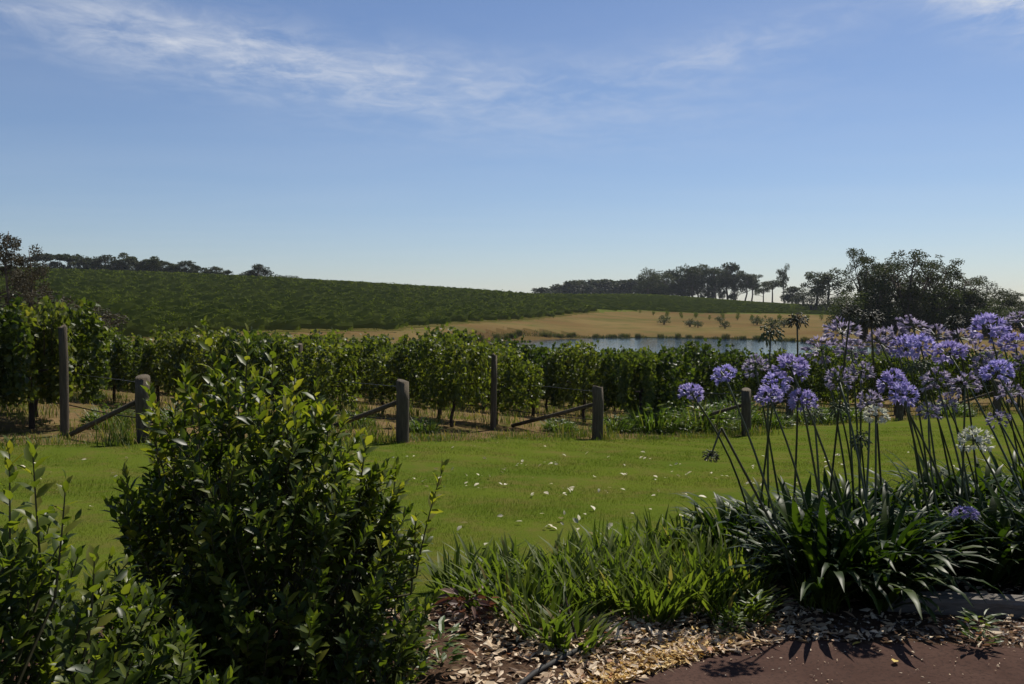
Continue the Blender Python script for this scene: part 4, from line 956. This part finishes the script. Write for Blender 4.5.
mb = MB(); tube(mb, [gp(700, 6.3, .03), gp(725, 6.28, .06), gp(748, 6.2, .05)], .006, 6); tag(mb.build('fallen_stalk', M['aga_stalk']), 'thin dry stalk lying on the lawn edge left of the agapanthus', 'stalk')
mb = MB(); tube(mb, [gp(578, 4.15, .02), gp(571, 4.2, .12), gp(566, 4.25, .2)], [.008, .006, .004], 5); tag(mb.build('broken_stick', M['vine_bark']), 'short dark broken stick standing beside the black hose', 'stick')


def scatter_flat(n_, x, y, size, g, lift=.012, tilt=.45):
    mb = MB(); a = g.uniform(0, 6.28, n_); d = np.stack([np.cos(a), np.sin(a), g.normal(0, tilt * .6, n_)], 1); nr_3 = np.stack([g.normal(0, tilt, n_), g.normal(0, tilt, n_), np.ones(n_)], 1)
    sz = size * np.clip(np.exp(g.normal(-.12, .38, n_)), .3, 1.6); h2 = n_ // 2; pz = gz(x, y) + g.uniform(.003, lift, n_); leaves(mb, np.stack([x, y, pz], 1)[:h2], d[:h2], nr_3[:h2], sz[:h2] * 1.15, sz[:h2] * g.uniform(.25, .6, h2), LANCE); x, y, d, nr_3, sz, n_ = x[h2:], y[h2:], d[h2:], nr_3[h2:], sz[h2:], n_ - h2; leaves(mb, np.stack([x, y, gz(x, y) + g.uniform(.003, lift, n_)], 1), d, nr_3, sz, sz * g.uniform(.12, .7, n_), RAG); return mb


g = np.random.default_rng(33); X, Y = [], []
while sum(map(len, X)) < 5600:
    x = g.uniform(-1.0, 3.4, 4000); y = g.uniform(3.4, 6.0, 4000); pe = np.interp(x, QX, QY); be = np.interp(x, BX, BY)
    dens = np.where((y > pe - .02) & (y < be), .25 + .9 * np.exp(-((x - .45) / .55) ** 2 - ((y - 4.3) / .45) ** 2) + .5 * np.exp(-((x - 1.2) / .4) ** 2 - ((y - 4.55) / .25) ** 2) + .35 * np.exp(-np.abs(y - pe) / .12), 0)
    dens *= np.where(x > 1.5, .4, 1) * (.5 + .8 * (np.sin(x * 9 + np.sin(y * 7)) * np.sin(y * 11) > -.2))
    dens *= np.where((x < -.2) & (y < 4.4), .18, 1); keep = g.uniform(0, 1.3, 4000) < dens; X.append(x[keep]); Y.append(y[keep])
X = np.concatenate(X); Y = np.concatenate(Y)
tag(scatter_flat(len(X), X, Y, .043, g, .03).build('leaf_litter', M['litter']), 'pale dry leaf litter covering the bed between the plants', 'litter', kind='stuff')
n_ = 1500; x = g.normal(.62, .20, n_); y = np.interp(x, QX, QY) + np.abs(g.normal(.02, .13, n_))
tag(scatter_flat(n_, x, y, .026, g, .035, .6).build('wood_chips', M['chips']), 'golden wood chips and dry petals along the path edge', 'litter', kind='stuff')
n_ = 420; x = g.uniform(.3, 3.2, n_); y = np.interp(x, QX, QY) - g.uniform(0, 1, n_) ** 2 * .7
tag(scatter_flat(n_, x, y, .011, g, .006, .3).build('path_grit', M['litter']), 'fine dry flecks and grit scattered on the red brown path', 'litter', kind='stuff')
n_ = 900; x = g.uniform(1.2, 3.2, n_); y = np.interp(x, QX, QY) + g.uniform(.0, .32, n_)
tag(scatter_flat(n_, x, y, .020, g, .02, .6).build('gravel', solid_mat('grey_gravel', [(.3, (.09, .075, .065)), (.7, (.26, .22, .19))], 30, .9)), 'grey brown gravel and chips between the path and the timber edging', 'gravel', kind='stuff')


def fallen(name, px, d, size, mat, label, cat, group, seed, dz=.01, mesh=None):
    x, y = at(px, d); o = link(name, mesh, mat); o.location = (x, y, g1(x, y) + dz); o.scale = (size, size, size); o.rotation_euler = (random.uniform(-.35, .35), random.uniform(-.35, .35), seed)
    return tag(o, label, cat, group)


FL = []
for s in range(5):
    g = np.random.default_rng(s + 300); mb = MB(); leaves(mb, np.array([[-.5, 0, 0.]]), np.array([[1, 0, 0.]]), np.array([[0, .1, 1.]]), 1.0, g.uniform(.4, .62), LANCE); FL.append(mb.mesh('fallen_leaf', True))
g = np.random.default_rng(55); made = 0
for m_ in FL: m_.materials.append(M['lawn_fallen'])
while made < 240:
    py = 434 + 140 * g.beta(1.3, 1.5); px = g.uniform(-20, 960) if g.random() < .6 else g.normal(560, 110); d = F * 1.9 / (py - HZ) * (1.0 if py < 520 else .92)
    x, y = at(px, d)
    if not (np.interp(x, BX, BY) + .25 < y < np.interp(x, HX, HY) - .2): continue
    reps = 1 if g.random() < .7 else 3
    for q in range(reps):
        x2, y2 = x + (q and g.normal(0, .10)), y + (q and g.normal(0, .14)); o = link('fallen_leaf', FL[made % 5]); o.location = (x2, y2, g1(x2, y2) + .032); s_ = g.uniform(.035, .08); o.scale = (s_, s_, s_)
        o.rotation_euler = (g.normal(0, .35), g.normal(0, .35), g.uniform(0, 6)); tag(o, 'small pale dry leaf lying on the mown lawn', 'fallen leaf', 'pale leaves fallen on the lawn'); made += 1
PY_ = []
for s in range(2):
    mb = MB(); leaves(mb, np.array([[-.5, 0, 0.]]), np.array([[1, 0, 0.]]), np.array([[0, .2, 1.]]), 1.0, .6, LANCE); me = mb.mesh('yellow_leaf', True); me.materials.append(M['yellow_leaf']); PY_.append(me)
for k, (px, py, lb) in enumerate(((900, 668, 'yellow fallen leaf at the front of the path'), (860, 650, 'yellow fallen leaf on the path edge below the dark agapanthus clump'))):
    d = F * 1.55 / (py - HZ); fallen('yellow_leaf', px, d, .05, None, lb, 'fallen leaf', 'yellow leaves on the path', k * 2 + 1, .012, PY_[k])
# small plants at the front
mb = MB(); g = np.random.default_rng(61); n_ = 60; a = g.uniform(0, 6.28, n_); zz = g.uniform(.01, .14, n_)
leaves(mb, np.stack([.05 * np.cos(a) * g.uniform(0, 1, n_), .05 * np.sin(a) * g.uniform(0, 1, n_), zz], 1), np.stack([np.cos(a), np.sin(a), g.uniform(0, 1.2, n_)], 1), rand_unit(n_, g) + [0, 0, 1.5], g.uniform(.02, .05, n_), g.uniform(.008, .016, n_), LANCE)
wd_me = mb.mesh('small_weed'); wd_me.materials.append(M['weed'])
for px, py, sc, lb in ((985, 652, 1.0, 'small pale green weed growing in the gravel below the timber edging'), (760, 632, 1.1, 'low green weed at the path edge left of the dark agapanthus'), (735, 640, .8, 'tiny green weed nearest the golden wood chips'), (440, 676, 1.3, 'small bright weed at the foot of the tall shrub')):
    d = F * 1.55 / (py - HZ); x, y = at(px, d); o = link('small_weed', wd_me); o.location = (x, y, g1(x, y)); o.scale = (1.5 * sc, 1.5 * sc, sc); o.rotation_euler = (0, 0, px); tag(o, lb, 'weed', 'small weeds at the bed edge')
mb = MB(); n_ = 70; a = g.uniform(0, 6.28, n_); rr_ = .10 * g.uniform(0, 1, n_) ** .5
leaves(mb, np.stack([rr_ * np.cos(a), rr_ * np.sin(a), g.uniform(0, .13, n_)], 1), np.stack([np.cos(a), np.sin(a), g.uniform(-.5, .6, n_)], 1), rand_unit(n_, g) + [0, 0, 1], g.uniform(.05, .10, n_), g.uniform(.02, .035, n_), LANCE)
o = mb.build('withered_plant', M['rust_leaf']); o.location = gp(468, F * 1.55 / (622 - HZ)); tag(o, 'withered reddish brown plant at the corner of the bed by the lawn', 'plant')
for k, (px, py) in enumerate(((756, 604), (812, 612), (832, 616))):
    d = F * 1.55 / (py - HZ); x, y = at(px, d); o = link('strap_leaf_plant', SM[(k + 2) % 6]); o.location = (x, y, g1(x, y)); o.scale = (.55, .55, (.62, .52, .45)[k]); o.rotation_euler = (0, 0, k * 2.0)
    tag(o, ['short strap-leaved tuft left of the dark agapanthus base', 'small bright strap tuft in front of the dark agapanthus base', 'smallest strap tuft beside the left end of the timber edging'][k], 'plant')
